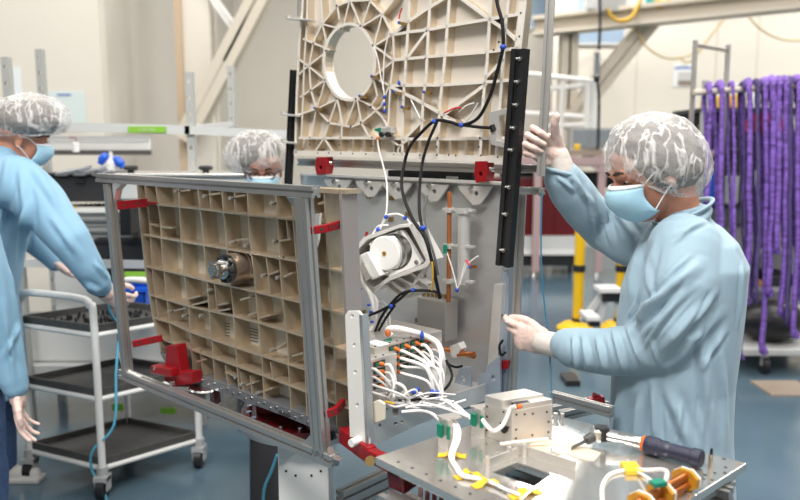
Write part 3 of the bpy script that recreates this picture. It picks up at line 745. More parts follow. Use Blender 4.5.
def rib(mb, pl, p, q, w, o0, o1, ext=0.0):
    a, b = pl.pt(*p, o0), pl.pt(*q, o0); d = (b-a).normalized(); a = a-d*ext; b = b+d*ext
    x = d.cross(pl.N).normalized()*w/2
    return mb.plate([a-x, a+x, b+x, b-x], [], pl.N*(o1-o0))
def pplate(mb, pl, pts, o0, o1, holes=()):
    return mb.plate([pl.pt(*p, o0) for p in pts], [[pl.pt(*p, o0) for p in h] for h in holes], pl.N*(o1-o0))
def circ(cx_, cy_, rx_, ry_, n=28): return [(cx_+rx_*math.cos(2*math.pi*k/n), cy_+ry_*math.sin(2*math.pi*k/n)) for k in range(n)]
def lerp_line(pts, x):
    for (x0, y0), (x1, y1) in zip(pts, pts[1:]):
        if x <= x1: return y0+(y1-y0)*(x-x0)/(x1-x0)
    (x0, y0), (x1, y1) = pts[-2:]; return y0+(y1-y0)*(x-x0)/(x1-x0)

# ---------------------------------------------------------------- ribbed panel
t = T('ribbed_panel', 'gold-tinted machined aluminium pocket panel held inside the profile frame', 'equipment panel', PG.pt(260, 400))
GD = .06
rows = [[(137, 181), (345, 192)],
        [(139, 203), (200, 209), (235, 213.7), (292, 219.7), (341.5, 225.5)],
        [(143.5, 234.7), (181, 241.5), (226, 249), (292, 260.5), (343.2, 272.3)],
        [(145, 266.5), (182, 274.7), (205, 280.7), (255, 292), (300, 302.5), (345.2, 314.8)],
        [(149.5, 295), (187, 306), (232, 316), (262, 324), (303, 336.5), (347.5, 352)],
        [(153, 318), (170.5, 323), (190, 332), (235, 347.7), (261, 356), (306, 370), (349.5, 386)],
        [(158, 338), (191.5, 350), (237, 366.5), (262.5, 375.5), (306, 392), (352, 410)],
        [(163, 358), (193, 375.5), (215, 382), (260, 399.5), (308, 417.5), (356, 437)]]
cols = [[(137, 181), (140, 220), (145, 266), (149.5, 295), (153, 318), (158, 338), (163, 358)],
        [(144, 181), (149, 220), (153, 280), (156, 305), (158, 320)],
        [(155, 182), (160, 220), (162, 255), (167.5, 305), (170.5, 335), (172, 345)],
        [(178, 183), (181, 240), (184, 275), (188, 305), (191, 345), (193.5, 376)],
        [(197, 184), (202, 230), (205, 260), (209, 310), (212, 345), (215, 383)],
        [(221, 185), (225, 230), (229, 270), (233, 310), (236, 355), (239, 392)],
        [(247, 187), (249, 235), (253.5, 270), (257, 310), (262, 360), (264, 401)],
        [(275, 189), (278, 235), (280.5, 275), (283.5, 310), (286.5, 330), (289, 375), (291, 411)],
        [(291, 190), (294, 235), (297.5, 275), (301, 310), (304, 345), (307, 417)],
        [(306, 190), (309, 230), (311, 275), (313, 310), (316, 350), (318, 385), (320, 422)],
        [(324, 191), (326, 235), (330, 280), (331, 310), (334, 350), (336, 410), (337, 429)],
        [(339, 191), (341, 235), (343.5, 275), (345, 315), (348, 352), (351, 390), (355, 436)]]
outline = rows[0][:]+[cols[-1][i] for i in range(1, 7)]+[(308, 417.5), (260, 399.5), (215, 382), (193, 375.5), (178, 352), (163, 345)]+[cols[0][i] for i in (4, 3, 2, 1)]
P(pplate(MB(), PG, outline, -GD-.003, -GD), 'skin_plate', GRIDF, t)
for r_ in rows[1:-1]:
    m = MB()
    for a, b in zip(r_, r_[1:]): rib(m, PG, a, b, .0055, 0, -GD, .001)
    P(m, 'horizontal_rib', GRID, t)
for c_ in cols[1:-1]:
    m = MB()
    for a, b in zip(c_, c_[1:]): rib(m, PG, a, b, .0045, -.0005, -GD, .001)
    P(m, 'vertical_rib', GRID, t)
m = MB()   # short extra ribs
for a, b in (((209, 185), (210.5, 209.5)), ((234, 186), (235, 213.5)), ((214, 281), (217, 310)), ((266, 257), (270, 294)), ((270, 362), (273, 378)), ((286, 218), (288, 238)), ((305, 300), (309, 336)), ((200, 350), (203, 376)), ((225, 365), (228, 386)), ((240, 372), (243, 393)), ((250, 376), (252, 396))):
    rib(m, PG, a, b, .004, -.002, -GD)
PS(m, 'stub_rib', GRID, t)
m = MB()   # bosses and small ledges
for a, b in (((150, 224), (158, 226)), ((160, 227), (172, 228)), ((180, 191), (190, 190)), ((209, 195), (220, 193)), ((235, 197), (245, 195)), ((236, 240), (249, 239)), ((318, 204), (324, 202)), ((279, 241), (290, 239)), ((268, 275), (278, 271)), ((283, 277), (292, 273)), ((173, 311), (186, 308)), ((188, 299), (200, 296)), ((192, 305), (208, 301)), ((218, 305), (228, 303)), ((240, 300), (250, 297)), ((218, 311), (230, 309)), ((248, 315), (258, 312)), ((259, 318), (270, 315)), ((276, 349), (286, 342)), ((262, 392), (272, 388)), ((292, 356), (303, 353)), ((196, 362), (206, 359)), ((246, 385), (255, 382)), ((225, 372), (234, 376))):
    rib(m, PG, a, b, .006, -.004, -GD)
PS(m, 'stiffener_ledge', GRID, t)
m = MB()
for x, y in ((180, 191), (209, 196), (235, 198), (276, 203), (311, 193), (311, 206), (236, 242), (278, 241), (267, 275), (282, 277), (250, 245), (284, 257), (173, 311), (188, 315), (205, 315), (256, 253), (213, 290), (209, 380), (276, 349), (164, 205), (262, 392), (221, 386), (240, 376), (246, 383)):
    c = PG.pt(x, y, -.02); m.cyl(c, c+PG.N*.022, .006, n=10); 
PS(m, 'fastener_boss', GRIDE, t)
m = MB()
for x, y in ((180, 191), (209, 196), (235, 198), (276, 203), (311, 193), (311, 206), (236, 242), (278, 241), (267, 275), (284, 257), (173, 311), (188, 315)):
    c = PG.pt(x, y, .0); m.cyl(c, c+PG.N*.004, .003, n=8)
PS(m, 'insert_hole', HOLE, t)
# engraved data plates on the skin
m = MB()
for (x, y) in ((250, 328), (222, 322)):
    for k in range(5): rib(m, PG, (x, y+k*3), (x+8, y+k*3+2), .0018, -GD, -GD+.002)
PS(m, 'vent_slot', HOLE, t)
# outer edges
m = MB()
for a, b in zip(rows[0], rows[0][1:]): rib(m, PG, a, b, .012, .002, -GD)
for a, b in zip(cols[0][:-1], cols[0][1:]): rib(m, PG, a, b, .006, .001, -GD)
P(m, 'edge_rib', GRID, t)
m = MB(); hs = []
pplate(m, PG, [(160, 352), (193, 374), (215, 381), (260, 398), (308, 416), (356, 436), (356, 444), (308, 425), (260, 407), (215, 390), (190, 383), (165, 363)], .004, -GD-.004)
P(m, 'bottom_rail', mat('blue_grey_rail', (.30, .31, .33), .35, .7), t)
m = MB()
for k in range(26):
    x = 196+k*6.2; y = lerp_line(rows[-1], x)+(1.5 if k % 2 else 4.5); c = PG.pt(x, y, .004); m.cyl(c, c+PG.N*.004, .0035, n=8)
PS(m, 'rail_screw', SCREW, t)
P(pplate(MB(), PG, [(279, 410.5), (284, 412.5), (291, 416), (288, 417), (278, 412.5)], .006, .002), 'name_slot', HOLE, t)
m = MB(); pplate(m, PG, [(338.5, 191), (341, 191), (343, 240), (346.5, 312), (353, 436), (350.5, 436), (344.5, 315), (340.5, 235)], .004, -GD+.004)
P(m, 'side_flange', mat('pinkish_flange', (.40, .355, .34), .4, .6), t)
m = MB()
for x, y in ((341.3, 196), (342.8, 228), (344.8, 271), (346, 300)): c = PG.pt(x, y, -.028); m.cyl(c, c+PG.U*.0016, .0042, n=10)
PS(m, 'flange_hole', HOLE, t)
# central motor / nozzle
c0 = PG.pt(251, 265, -GD); A = PG.N
mm_ = MB().lathe(c0, A, [(0, .048), (.035, .048), (.036, .046), (.085, .046), (.088, .040)], 36)
mo = P(mm_, 'actuator', mat('copper_tinted_aluminium', (.52, .42, .34), .3, .85, var=(60, .2)), t)
P(MB().lathe(c0+A*.088, A, [(0, .044), (.004, .044), (.004, .046), (.012, .046), (.012, .03)], 36), 'dark_flange', mat('dark_steel', (.16, .16, .16), .25, .9), mo)
P(MB().lathe(c0+A*.10, A, [(0, .032), (.01, .032), (.012, .02), (.035, .02), (.037, .016), (.05, .016)], 28), 'chrome_nose', SCREW, mo)
m = MB(); e1 = A.orthogonal().normalized(); e2 = A.cross(e1)
for k in range(8): c = c0+A*.10+(e1*math.cos(k*.785)+e2*math.sin(k*.785))*.037; m.cyl(c, c+A*.008, .006, n=10)
PS(m, 'flange_bolt', BLACK, mo)
m = MB()
for k in range(3): c = c0+A*.112+(e1*math.cos(k*2.1+.5)+e2*math.sin(k*2.1+.5))*.026; m.cyl(c, c+A*.03, .007, n=10)
PS(m, 'terminal_post', SCREW, mo)

# ---------------------------------------------------------------- frame around it
t = T('assembly_frame', 'grey slotted aluminium profile frame standing in front of the pocket panel', 'frame', PG.pt(230, 440, .12))
FO = .085
def fbar(name, p, q, w, h, slots=(1, 1), off=FO, ext=0, mt=ALU, par=None):
    a, b = PG.pt(*p, off), PG.pt(*q, off)
    d = (b-a).normalized(); return P(MB().slot(a-d*ext, b+d*ext, w, h, PG.N, slots), name, mt, par or t)
fbar('top_beam', (99, 177.5), (316, 192), .030, .03)
fbar('frame_post', (109, 184), (128, 376), .032, .03)
fbar('frame_post', (303.5, 198), (322, 458), .046, .03, (2, 1))
fbar('bottom_beam', (122, 373), (335, 461), .034, .03)
P(pplate(MB(), PG, [(112, 184), (122, 183), (116, 190), (114, 200)], FO+.012, FO-.012), 'corner_bracket', ALUB, t)
P(MB().tube([PG.pt(120, 352, FO), PG.pt(123, 364, FO), PG.pt(130, 372, FO), PG.pt(142, 378, FO)], .008, 8), 'corner_bracket', ALUB, t)
P(pplate(MB(), PG, [(299, 447), (311, 434), (313, 454)], FO+.01, FO-.01), 'corner_bracket', ALU, t)
P(pplate(MB(), PG, [(327, 448), (330, 456), (338, 461), (327, 459)], FO+.01, FO-.01), 'corner_bracket', ALU, t)
P(pplate(MB(), PG, [(286, 197), (299, 198), (300, 216)], FO-.03, FO-.04), 'corner_gusset', mat('blue_grey_plate', (.40, .43, .45), .35, .5), t)
P(pplate(MB(), PG, [(309, 215), (320, 213), (319, 222), (318, 240), (316, 247), (313, 250), (314, 257), (310, 262)], .02, .012), 'acrylic_spacer', WHITE, t)
def clamp(p, q, o0, o1, h, holes=True):
    a, b = PG.pt(*p, o0), PG.pt(*q, o1); m = MB(); m.bar(a, b, .012, h, UP); c = P(m, 'red_clamp', RED, t, bevel=.002)
    d = (b-a).normalized(); n = d.cross(UP).normalized(); n = -n if n.y > 0 else n
    mm = MB()
    for f_ in (.25, .7): e = a+(b-a)*f_+n*.006; mm.cyl(e, e+n*.001, .0045, n=10)
    PS(mm, 'clamp_hole', HOLE, c)
    return c
clamp((118, 205.5), (147, 202.5), FO, .03, .030); clamp((146, 202.5), (158, 204), .03, -.01, .012)
clamp((308, 231), (328, 228), FO, .045, .022); clamp((327, 228), (341, 224), .045, -.01, .022)
clamp((133, 344), (162, 338), FO, .02, .024)
clamp((321, 416), (337, 410), FO, .05, .022); clamp((334, 412), (344, 402), .05, .0, .022)
# red corner bracket on lower left
t = T('red_corner_support', 'red anodised corner support bolted under the left end of the pocket panel', 'bracket', PG.pt(180, 388, .03))
m = MB(); pplate(m, PG, [(166, 346), (176, 345), (180, 372), (192, 372), (192, 384), (174, 386), (164, 381)], .045, .005); P(m, 'bracket_web', RED, t, bevel=.003)
P(MB().bar(PG.pt(156, 368, .05), PG.pt(176, 372, .05), .04, .028), 'clamp_foot', RED, t, bevel=.003)
P(MB().bar(PG.pt(174, 380, .03), PG.pt(212, 381, -.06), .06, .03), 'clamp_foot', RED, t, bevel=.003)
m = MB()
for p in ((157, 368), (174, 382.5)): c = PG.pt(*p, .06); m.cyl(c, c+PG.N*.012, .008, n=6)
PS(m, 'hex_bolt', SCREW, t)
# cup under the rail
c = at(205, 388, 2.45)
solo(MB().lathe(c-V((0, 0, .05)), UP, [(0, .03), (.006, .058), (.012, .058), (.05, .055), (.055, .05)], 24), 'foot_cup', SCREW, 'round steel cup with an amber rim under the lower rail of the pocket panel', 'cup')

# ---------------------------------------------------------------- lattice panel
t = T('lattice_panel', 'large cream machined lattice panel with a round opening hanging above the assembly', 'equipment panel', PL.pt(400, 158))
LD = .038
hole = circ(349.5, 62, 24, 36.5, 40)
out = [(304, -45), (527, -45), (523, 0), (505, 163), (445, 160), (405, 158), (294, 155), (296, 95), (298, 45)]
bh = [circ(351.5, 62.5, 24, 36, 40)]
m = MB(); m.plate([PL.pt(*p, -LD) for p in out], [[PL.pt(*p, 0)-PL.N*LD for p in hole]], -PL.N*.003); P(m, 'skin_plate', LATS, t)
EXTRA = {}
def lr(name, segs, w, o0=0, o1=-LD, mt=LAT):
    m = MB(); c = MB()
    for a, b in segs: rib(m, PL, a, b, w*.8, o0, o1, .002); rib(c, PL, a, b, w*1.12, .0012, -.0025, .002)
    o = P(m, name, mt, t); P(c, 'lit_front_strip', LATS, o)  # added paler strips: light on the rib fronts put into the colour
    return o
def poly(*p): return list(zip(p, p[1:]))
WV = .0095
lr('edge_rail', poly((523, 0), (505, 163))+[((527, -45), (523, 0))], .022)
lr('edge_rail', poly((304, -45), (302, 10), (299, 45), (296.5, 95), (295, 153)), .010)
lr('edge_rail', poly((294, 153), (405, 155.5), (445, 157.5), (505, 160)), .018)
lr('edge_rail', poly((304, -45), (527, -45)), .018)
for seg in (((415, -45), (409, 0), (408, 25), (405, 70), (403, 100), (402, 155)), ((435, -45), (430, 0), (428, 30), (426, 75), (423, 100), (421, 137)),
            ((454, -45), (449, 0), (446, 40), (443, 75), (440, 100), (437, 155)), ((496, -45), (491, 0), (489, 25), (487, 60), (483, 100), (480, 155)), ((512, -45), (508, 0), (505, 25), (503, 60), (500, 100), (496, 155)),
            ((308, -40), (306.5, 25), (304, 60), (303, 95), (301, 137)), ((393, 35), (393.5, 60), (390, 85), (388, 125), (386, 138)), ((325, -45), (321, 0), (322, 24)), ((360, -45), (360, -10)), ((398, -45), (391, -8))):
    lr('vertical_rib', poly(*seg), WV if seg[0][0] > 400 else .006)
for seg in (((392, 35), (408, 32), (429, 29.5), (447, 26), (489, 19), (519, 14)), ((393, 60), (408, 58.5), (441, 55.5), (486, 52), (519, 48)), ((389, 85.5), (441, 85), (485, 82), (512, 80)),
            ((299, 138), (340, 138), (373, 138), (415, 139), (440, 139), (482, 138.5), (507, 138)), ((409, -18), (450, -23), (491, -27), (524, -30))):
    lr('horizontal_rib', poly(*seg), .0085)
for seg in (((450, -10), (489, 19), (505, 30), (516, 40)), ((456, -9), (428, 8), (409, 21), (392, 35)), ((427, 31), (407, 58)), ((443, 115), (486, 84)), ((389, 86), (415, 99), (443, 115), (455, 122)), ((404, 139), (423, 120)), ((485, 78), (503, 60))):
    lr('diagonal_rib', poly(*seg), .0095)
nodes = []
for seg in (((298, 59), (308, 66), (298, 75)), ((308, 66), (326, 52)), ((308, 66), (325, 80)), ((309, 66), (313, 43), (322, 24)), ((309, 66), (310.5, 90)), ((313, 43), (329, 50)), ((322, 24), (337, 6), (349, 1), (369, 0)), ((322, 24), (341, 29)), ((322, 24), (327, 46)),
            ((337, 6), (339, 19)), ((349, 2), (343, 27)), ((351, 3), (360, 25)), ((303, 39), (313, 43)), ((310.5, 90), (325, 80)), ((310.5, 90), (300, 97)), ((310.5, 90), (316, 109)), ((297, 115), (316, 109), (337, 99)), ((325, 80), (321, 95), (316, 109)), ((316, 109), (329, 123)), ((337, 99), (329, 123)), ((337, 99), (342, 124)),
            ((329, 123), (351, 127), (361, 123)), ((356, 98), (346, 125)), ((357, 100), (361, 123)), ((361, 123), (381, 106), (389, 86)), ((356, 98), (371, 106), (381, 116), (394, 138)), ((329, 123), (324, 138), (314, 153)), ((324, 138), (333, 153)), ((316, 109), (311, 138)), ((361, 123), (369, 138)), ((342, 124), (341, 138)),
            ((372, 77), (389, 85.5)), ((373, 77), (393, 61)), ((374, 46), (393, 60)), ((374, 46), (392, 35)), ((374, 46), (382, 14)), ((362, 26), (382, 14), (392, 35)), ((362, 26), (370, 1), (382, 14)), ((382, 14), (392, 2), (397, -6)), ((370, 1), (376, -12)), ((349, 1), (345, -14)), ((337, 6), (332, -14)), ((373, 78), (377, 96), (371, 106)), ((399, 146), (389, 139)), ((399, 146), (409, 139)), ((399, 146), (397, 154))):
    lr('truss_rib', poly(*seg), .0055)
# strip of small pockets along the bottom
m = MB()
for x in (308, 340.5, 353, 364.5, 373.5, 394, 409, 420, 450, 466, 490): rib(m, PL, (x, 138), (x-.6, 155), .0075, 0, -LD)
PS(m, 'pocket_divider', LAT, t)
# ring
rg = MB(); N_ = 48
o_ = [PL.pt(*p, 0) for p in circ(349.5, 62, 27, 39.5, N_)]; i_ = [PL.pt(*p, 0) for p in circ(349.5, 62, 24.2, 36.7, N_)]
rg.plate(o_, [i_], -PL.N*(LD+.004)); og = P(rg, 'opening_ring', LAT, t); P(MB().plate([p+PL.N*.0015 for p in o_], [[p+PL.N*.0015 for p in i_]], -PL.N*.003), 'lit_front_strip', LATS, og)  # ring front also gets an added paler strip, coloured as if lit
m = MB(); bo = MB()
for x, y in ((341, 29), (360.5, 26), (373, 45.5), (372, 77), (356, 99), (336.5, 99), (325, 80), (326, 51), (337, 6), (313.5, 43.5), (310.5, 90.5), (316, 109), (329, 123), (361, 122.5), (371, 107), (351, 126.5)):
    c = PL.pt(x, y, 0); bo.cyl(c-PL.N*LD, c+PL.N*.001, .008, n=10); m.cyl(c, c+PL.N*.002, .0045, n=8)
PS(bo, 'ring_boss', LAT, t)
for x, y in ((296.5, 152), (310, 137.5), (340.5, 137.5), (372, 137.5), (399, 146), (437.5, 138), (480, 138), (437, 147), (479, 147), (437, 155), (481, 155.5), (498, 157), (521, 13), (519.5, 36.5), (449, 155), (456, 155.5), (394, 154.5), (366, 154), (353, 153.5), (341, 153.5), (329, 153), (318, 153), (310, 145), (339.5, 145), (372, 146), (426.5, 31), (425.5, 58.5), (494, 50), (499, 42), (420, 155)):
    c = PL.pt(x, y, 0); m.cyl(c, c+PL.N*.0015, .0035, n=8)
PS(m, 'insert_hole', HOLE, t)
# lifting lugs and rod on the left edge, shackles, small fittings
for (x0, x1, y) in ((289, 313, 19), (284, 301, 114.5), (284, 299, 142)):
    m = MB(); a, b = PL.pt(x0, y, .02), PL.pt(x1, y+1.5, .0); m.bar(a, b, .035, .008, UP); m.cyl(a, a+V((0, 0, .012)), .014, n=14); P(m, 'lifting_lug', ALUB, t, bevel=.002)
P(MB().cyl(PL.pt(301, -40, -.01), PL.pt(299.5, 16, -.01), .010, n=12), 'guide_rod', ALU, t)
m = MB(); pplate(m, PL, [(488, 112), (506, 108), (507, 114), (499, 116), (496, 140), (505, 142), (505, 148), (491, 145)], .03, .0); P(m, 'hinge_bracket', ALUB, t, bevel=.002)
for (x, y, ln) in ((320.5, 166, 1), (480.5, 172, 1.2)):
    m = MB(); sh = [(x-4.5*ln, y-9*ln), (x+4.5*ln, y-9*ln), (x+5.5*ln, y), (x+4*ln, y+8*ln), (x-4*ln, y+9*ln), (x-5.5*ln, y+2)]
    pplate(m, PL, sh, .012, -.03, [circ(x, y+2, 1.6, 2.6, 12)]); c = P(m, 'red_shackle', RED, t, bevel=.002)
    q = PL.pt(x+4*ln, y-3, .0); P(MB().cyl(q, q+V((.03, 0, 0)), .009, n=12), 'shackle_pin', SCREW, c)
# small connector block with white lead and blue ties
cn = P(pplate(MB(), PL, [(376, 128), (386, 126.5), (391, 127), (391.5, 133), (386, 135), (378, 133.5)], .03, 0), 'connector_block', ALUB, t, bevel=.002)
P(pplate(MB(), PL, [(374, 129), (380, 127.5), (380, 132), (375, 131)], .034, .02), 'green_face', GREEN, cn)
m = MB()
for x in (383, 389): q = PL.pt(x, 134.5, .035); m.cyl(q, q+PL.N*.012, .009, n=12)
PS(m, 'jack_screw', BLACK, cn)
for pts in ([(314, 109)], ): pass
m = MB(); mo = MB()
for x, y in ((314.5, 108), (359.5, 96), (402, 107), (424, 92), (371.5, 76), (399, 22.5), (394, 92)):
    q = PL.pt(x, y, .01); m.ell(q, (.0055, .0055, .0055), nu=8, nv=6); rib(mo, PL, (x+.5, y+.5), (x+6, y+1.5), .010, .012, .0)
PS(m, 'blue_cap', TIE, t); PS(mo, 'amber_sensor', mat('brass_sensor', (.34, .22, .08), .4, .6), t)
for pts in ([(374, 46), (378, 60), (381, 78), (384, 92), (384.5, 112)], [(390, 30), (386, 45), (384, 60), (383, 90)], [(443, 118), (454, 122), (462, 124), (469, 118), (478, 103)], [(420, 118), (416, 110), (411, 100)], [(459, 112), (466, 106), (474, 103)]):
    P(MB().tube([PL.pt(x, y, .012) for x, y in pts], .0022, 6), 'sensor_lead', CABW, t)
for (x, y) in ((384.5, 97), (384.3, 104), (384.5, 111), (399, 83)):
    q = PL.pt(x, y, .012); P(MB().ell(q, (.006, .006, .008), nu=8, nv=6), 'blue_tie', TIE, t)
P(MB().tube([PL.pt(x, y, .006) for x, y in ((399, 19), (400, 14), (402, 8))], .003, 6), 'red_lead', mat('red_lead_wire', (.55, .04, .05), .5), t)
P(MB().tube([PL.pt(x, y, .02) for x, y in ((444, 113), (455, 108), (461, 108))], .003, 6), 'red_lead', mat('red_lead_wire', (.55, .04, .05), .5), t)
# black harness cables
solo(MB().tube([PL.pt(495, -20, .03), PL.pt(497, 2, .03), PL.pt(502, 22, .03), PL.pt(503, 47, .03), PL.pt(497, 72, .03), PL.pt(490, 96, .03), PL.pt(478, 118, .035), PL.pt(462, 125, .04), PL.pt(450, 122, .04), PL.pt(435, 121, .045), PL.pt(420, 134, .05), PL.pt(409, 148, .06), PL.pt(403, 170, .08), at(402, 190, 2.35), at(412, 218, 2.25), at(425, 238, 2.2), at(432, 262, 2.2), at(437, 285, 2.2), at(440, 298, 2.22)], .0055, 8), 'harness_cable', CABK, 'black cable looping down the lattice panel from its top right to the hexagonal bracket', 'cable')
solo(MB().tube([PL.pt(437, 122, .045), PL.pt(429, 140, .05), PL.pt(424, 156, .06), PL.pt(421, 172, .08), at(419, 200, 2.32), at(421, 222, 2.24), at(428, 245, 2.18), at(434, 270, 2.18), at(438, 290, 2.2)], .0050, 8), 'harness_cable', CABK, 'black cable branching off the loop and dropping beside it to the instrument', 'cable')
solo(MB().tube([at(427, 196, 2.45), at(424, 212, 2.4), at(427, 232, 2.26), at(434, 255, 2.22), at(438, 275, 2.22)], .0042, 8), 'harness_cable', mat('grey_cable', (.10, .10, .10), .4), 'thin dark grey cable behind the two black ones in front of the grey plate', 'cable')
solo(MB().tube([PL.pt(462, 125, .04), PL.pt(478, 127, .035), PL.pt(492, 128, .03)], .0050, 8).tube([PL.pt(492, 125.5, .03), PL.pt(494, 131, .03)], .010, 8), 'harness_cable', CABK, 'short black cable with plug end running right along the lattice strip', 'cable')
for p in (PL.pt(434.5, 121.5, .047), PL.pt(461.5, 125, .042), at(423, 228, 2.21), PL.pt(503, 47, .033)):
    P(MB().ell(p, (.010, .008, .008), nu=10, nv=8), 'cable_tie', TIE, bpy.data.objects['harness_cable'])
solo(MB().tube([PL.pt(377.5, 139, .03), PL.pt(379, 150, .04), PL.pt(383, 165, .06), at(387, 185, 2.5), at(386, 215, 2.45), at(379, 230, 2.42)], .0028, 8), 'signal_lead', CABW, 'thin white lead dropping from the lattice panel to the hexagonal bracket', 'cable')
P(MB().ell(PL.pt(377.5, 138.5, .03), (.006, .006, .008), nu=8, nv=6), 'orange_plug', ORANGE, bpy.data.objects['signal_lead'])

# black guide rails either side
def black_rail(p, q, w, off, label, bolts):
    a, b = PL.pt(*p, off), PL.pt(*q, off)
    t = T('guide_rail', label, 'rail', b)
    m = MB(); d = (b-a).normalized(); x = d.cross(PL.N).normalized()
    m.bar(a, b, w, .02, PL.N)
    for s_ in (-1, 1): m.bar(a+x*s_*w*.34+PL.N*.012, b+x*s_*w*.34+PL.N*.012, w*.32, .012, PL.N)
    P(m, 'rail_body', BLK, t, bevel=.0015)
    for (bx, by) in bolts:
        c = PL.pt(bx, by, off+.01); mm = MB(); mm.cyl(c, c+PL.N*.012, .0065, n=12); mm.cyl(c+PL.N*.012+x*.012, c+PL.N*.012-x*.003, .0035, n=8); P(mm, 'rail_bolt', SCREW, t)
black_rail((521.5, 49), (505, 266), .050, .035, 'long black anodised guide rail with steel bolts beside the raised hand', [(522, 59), (520, 82), (518.5, 105), (516, 128), (514, 150), (511, 187), (508, 214), (505.5, 250)])
black_rail((295, 70), (289, 185), .022, -.01, 'narrow black guide rail at the left edge of the lattice panel', [])

# ---------------------------------------------------------------- satellite body: back plate, tray and everything fixed to it
t = SAT = T('satellite_body', 'open satellite body with brushed grey back plate, instruments and white wiring', 'satellite', PB.pt(430, 400))
m = MB(); pplate(m, PB, [(300, 174), (506, 184), (501, 300), (497, 402), (430, 412), (320, 420)], 0, -.012); P(m, 'back_plate', PLATE, t)
m = MB(); a, b = PB.pt(306, 174, .015), PB.pt(506, 183.5, .015); m.bar(a, b, .05, .008, UP); P(m, 'top_flange', ALUB, t)
for cx_ in (337, 369, 396, 432, 474):
    s_ = 1+(cx_-337)/137*.25; y0 = 176+(cx_-306)*.0475+1.5
    m = MB(); pplate(m, PB, [(cx_-13*s_, y0), (cx_+14*s_, y0+1), (cx_+13*s_, y0+4), (cx_+5*s_, y0+15*s_), (cx_-1*s_, y0+16*s_), (cx_-12*s_, y0+4)], .03, .022, [circ(cx_+2, y0+8, 2, 2.4, 10)])
    g = P(m, 'gusset', ALUB, t, bevel=.001)
    c = PB.pt(cx_-2, y0+2.5, .03); P(MB().cyl(c, c+PB.N*.012, .008, n=10), 'gusset_bolt', SCREW, g)
m = MB()
for x, y in ((368, 196), (391, 198), (407, 214), (390, 219), (417, 320), (363, 312)): pplate(m, PB, [(x-2, y-2), (x+2, y-2), (x+2, y+2.5), (x-2, y+2.5)], .006, 0)
PS(m, 'brass_insert', mat('brass', (.30, .21, .08), .35, .8), t)
m = MB(); pplate(m, PB, [(494, 284), (502.5, 284), (496, 386), (486, 386)], .04, .012); P(m, 'edge_bar', ALUB, t, bevel=.002)
m = MB(); pplate(m, PB, [(503, 264), (509.5, 264), (505, 402), (497, 402)], .02, -.02); P(m, 'blue_grey_strip', mat('pale_blue_grey_metal', (.36, .42, .50), .35, .5), t)
m = MB()
for x, y in ((502, 287), (502.5, 315), (499, 352), (507, 270)): c = PB.pt(x, y, .03); m.cyl(c, c+PB.N*.008, .006, n=10)
PS(m, 'strip_screw', SCREW, t)
P(pplate(MB(), PB, [(499, 361), (508, 361), (507, 369), (498, 369)], .035, .02), 'red_block', RED, t)
P(MB().tube([PB.pt(503, 340, .04), PB.pt(499.5, 346, .045), PB.pt(501, 355, .045), PB.pt(506, 352, .04)], .004, 6), 'cable_loop', CABK, t)
m = MB(); pplate(m, PB, [(449, 404), (449, 388), (455, 381), (455, 379), (461, 367), (470, 367), (471, 390), (477, 389), (479, 375), (485, 374), (487, 366), (500, 355), (500, 400), (478, 407), (455, 412)], .05, .04, [circ(493, 378, 2, 3, 12), circ(482, 392, 2, 2, 12), circ(463, 380, 2.2, 3.5, 12)])
P(m, 'scalloped_bracket', mat('pale_blue_grey_metal', (.36, .42, .50), .35, .5), t, bevel=.001)
# crosswise profiles just behind, black block
m = MB(); m.slot(PB.pt(300, 162, -.05), PB.pt(505, 169, -.05), .03, .03, PB.N); P(m, 'cross_profile', ALU, t)
P(pplate(MB(), PB, [(388, 170), (472, 172), (472, 184), (388, 181)], -.06, -.16), 'black_block', BLACK, t)
P(pplate(MB(), PB, [(446, 176), (458, 176.5), (458, 180), (446, 179.5)], -.058, -.06), 'white_label', WHITE, t)
# tube and cylinder instrument
def vcyl(name, mt, x, y0, y1, off, r, par, n=20):
    a, b = PB.pt(x, y0, off), PB.pt(x, y1, off); b = V((a.x, a.y, b.z)); return P(MB().cyl(a, b, r, n=n), name, mt, par)
vcyl('amber_tube', mat('amber_wrapped_tube', (.33, .11, .03), .45, .3), 449.5, 192, 302, .08, .0075, t)
ca = vcyl('canister', ALUB, 464, 212, 284, .07, .020, t)
vcyl('canister_cap', ALUB, 464, 208.5, 213, .07, .028, ca)
for y in (210, 246, 281):
    m = MB(); a, b = PB.pt(444, y-1, .08), PB.pt(474, y+1, .07); m.bar(a, b, .022, .009, UP); a = PB.pt(449.5, y, .08); m.cyl(a-V((0, 0, .008)), a+V((0, 0, .008)), .014, n=16); P(m, 'tube_clamp', ALUB, t, bevel=.001)
P(MB().box(PB.pt(445, 249, .10), (.012, .02, .028)), 'green_terminal', GREEN, t)
for pts in ([(446, 250), (452, 268), (457, 288)], [(457, 290), (463, 275), (468, 264), (478, 256)], [(466, 262), (463, 270), (460, 284)]):
    P(MB().tube([PB.pt(x, y, .10) for x, y in pts], .0022, 6), 'thin_lead', CABW, t)
P(MB().tube([PB.pt(466, 260, .1), PB.pt(470, 265, .1)], .004, 6), 'pink_lead', mat('red_lead_wire', (.55, .04, .05), .5), t)
P(MB().ell(PB.pt(470, 267, .1), (.006, .006, .006), nu=8, nv=6), 'blue_tie', TIE, t); P(MB().ell(PB.pt(457, 290, .1), (.007, .007, .007), nu=8, nv=6), 'blue_tie', TIE, t)
P(MB().bar(PB.pt(471, 267, .1), PB.pt(476, 266.5, .1), .008, .008), 'brass_sensor', COPPER, t)
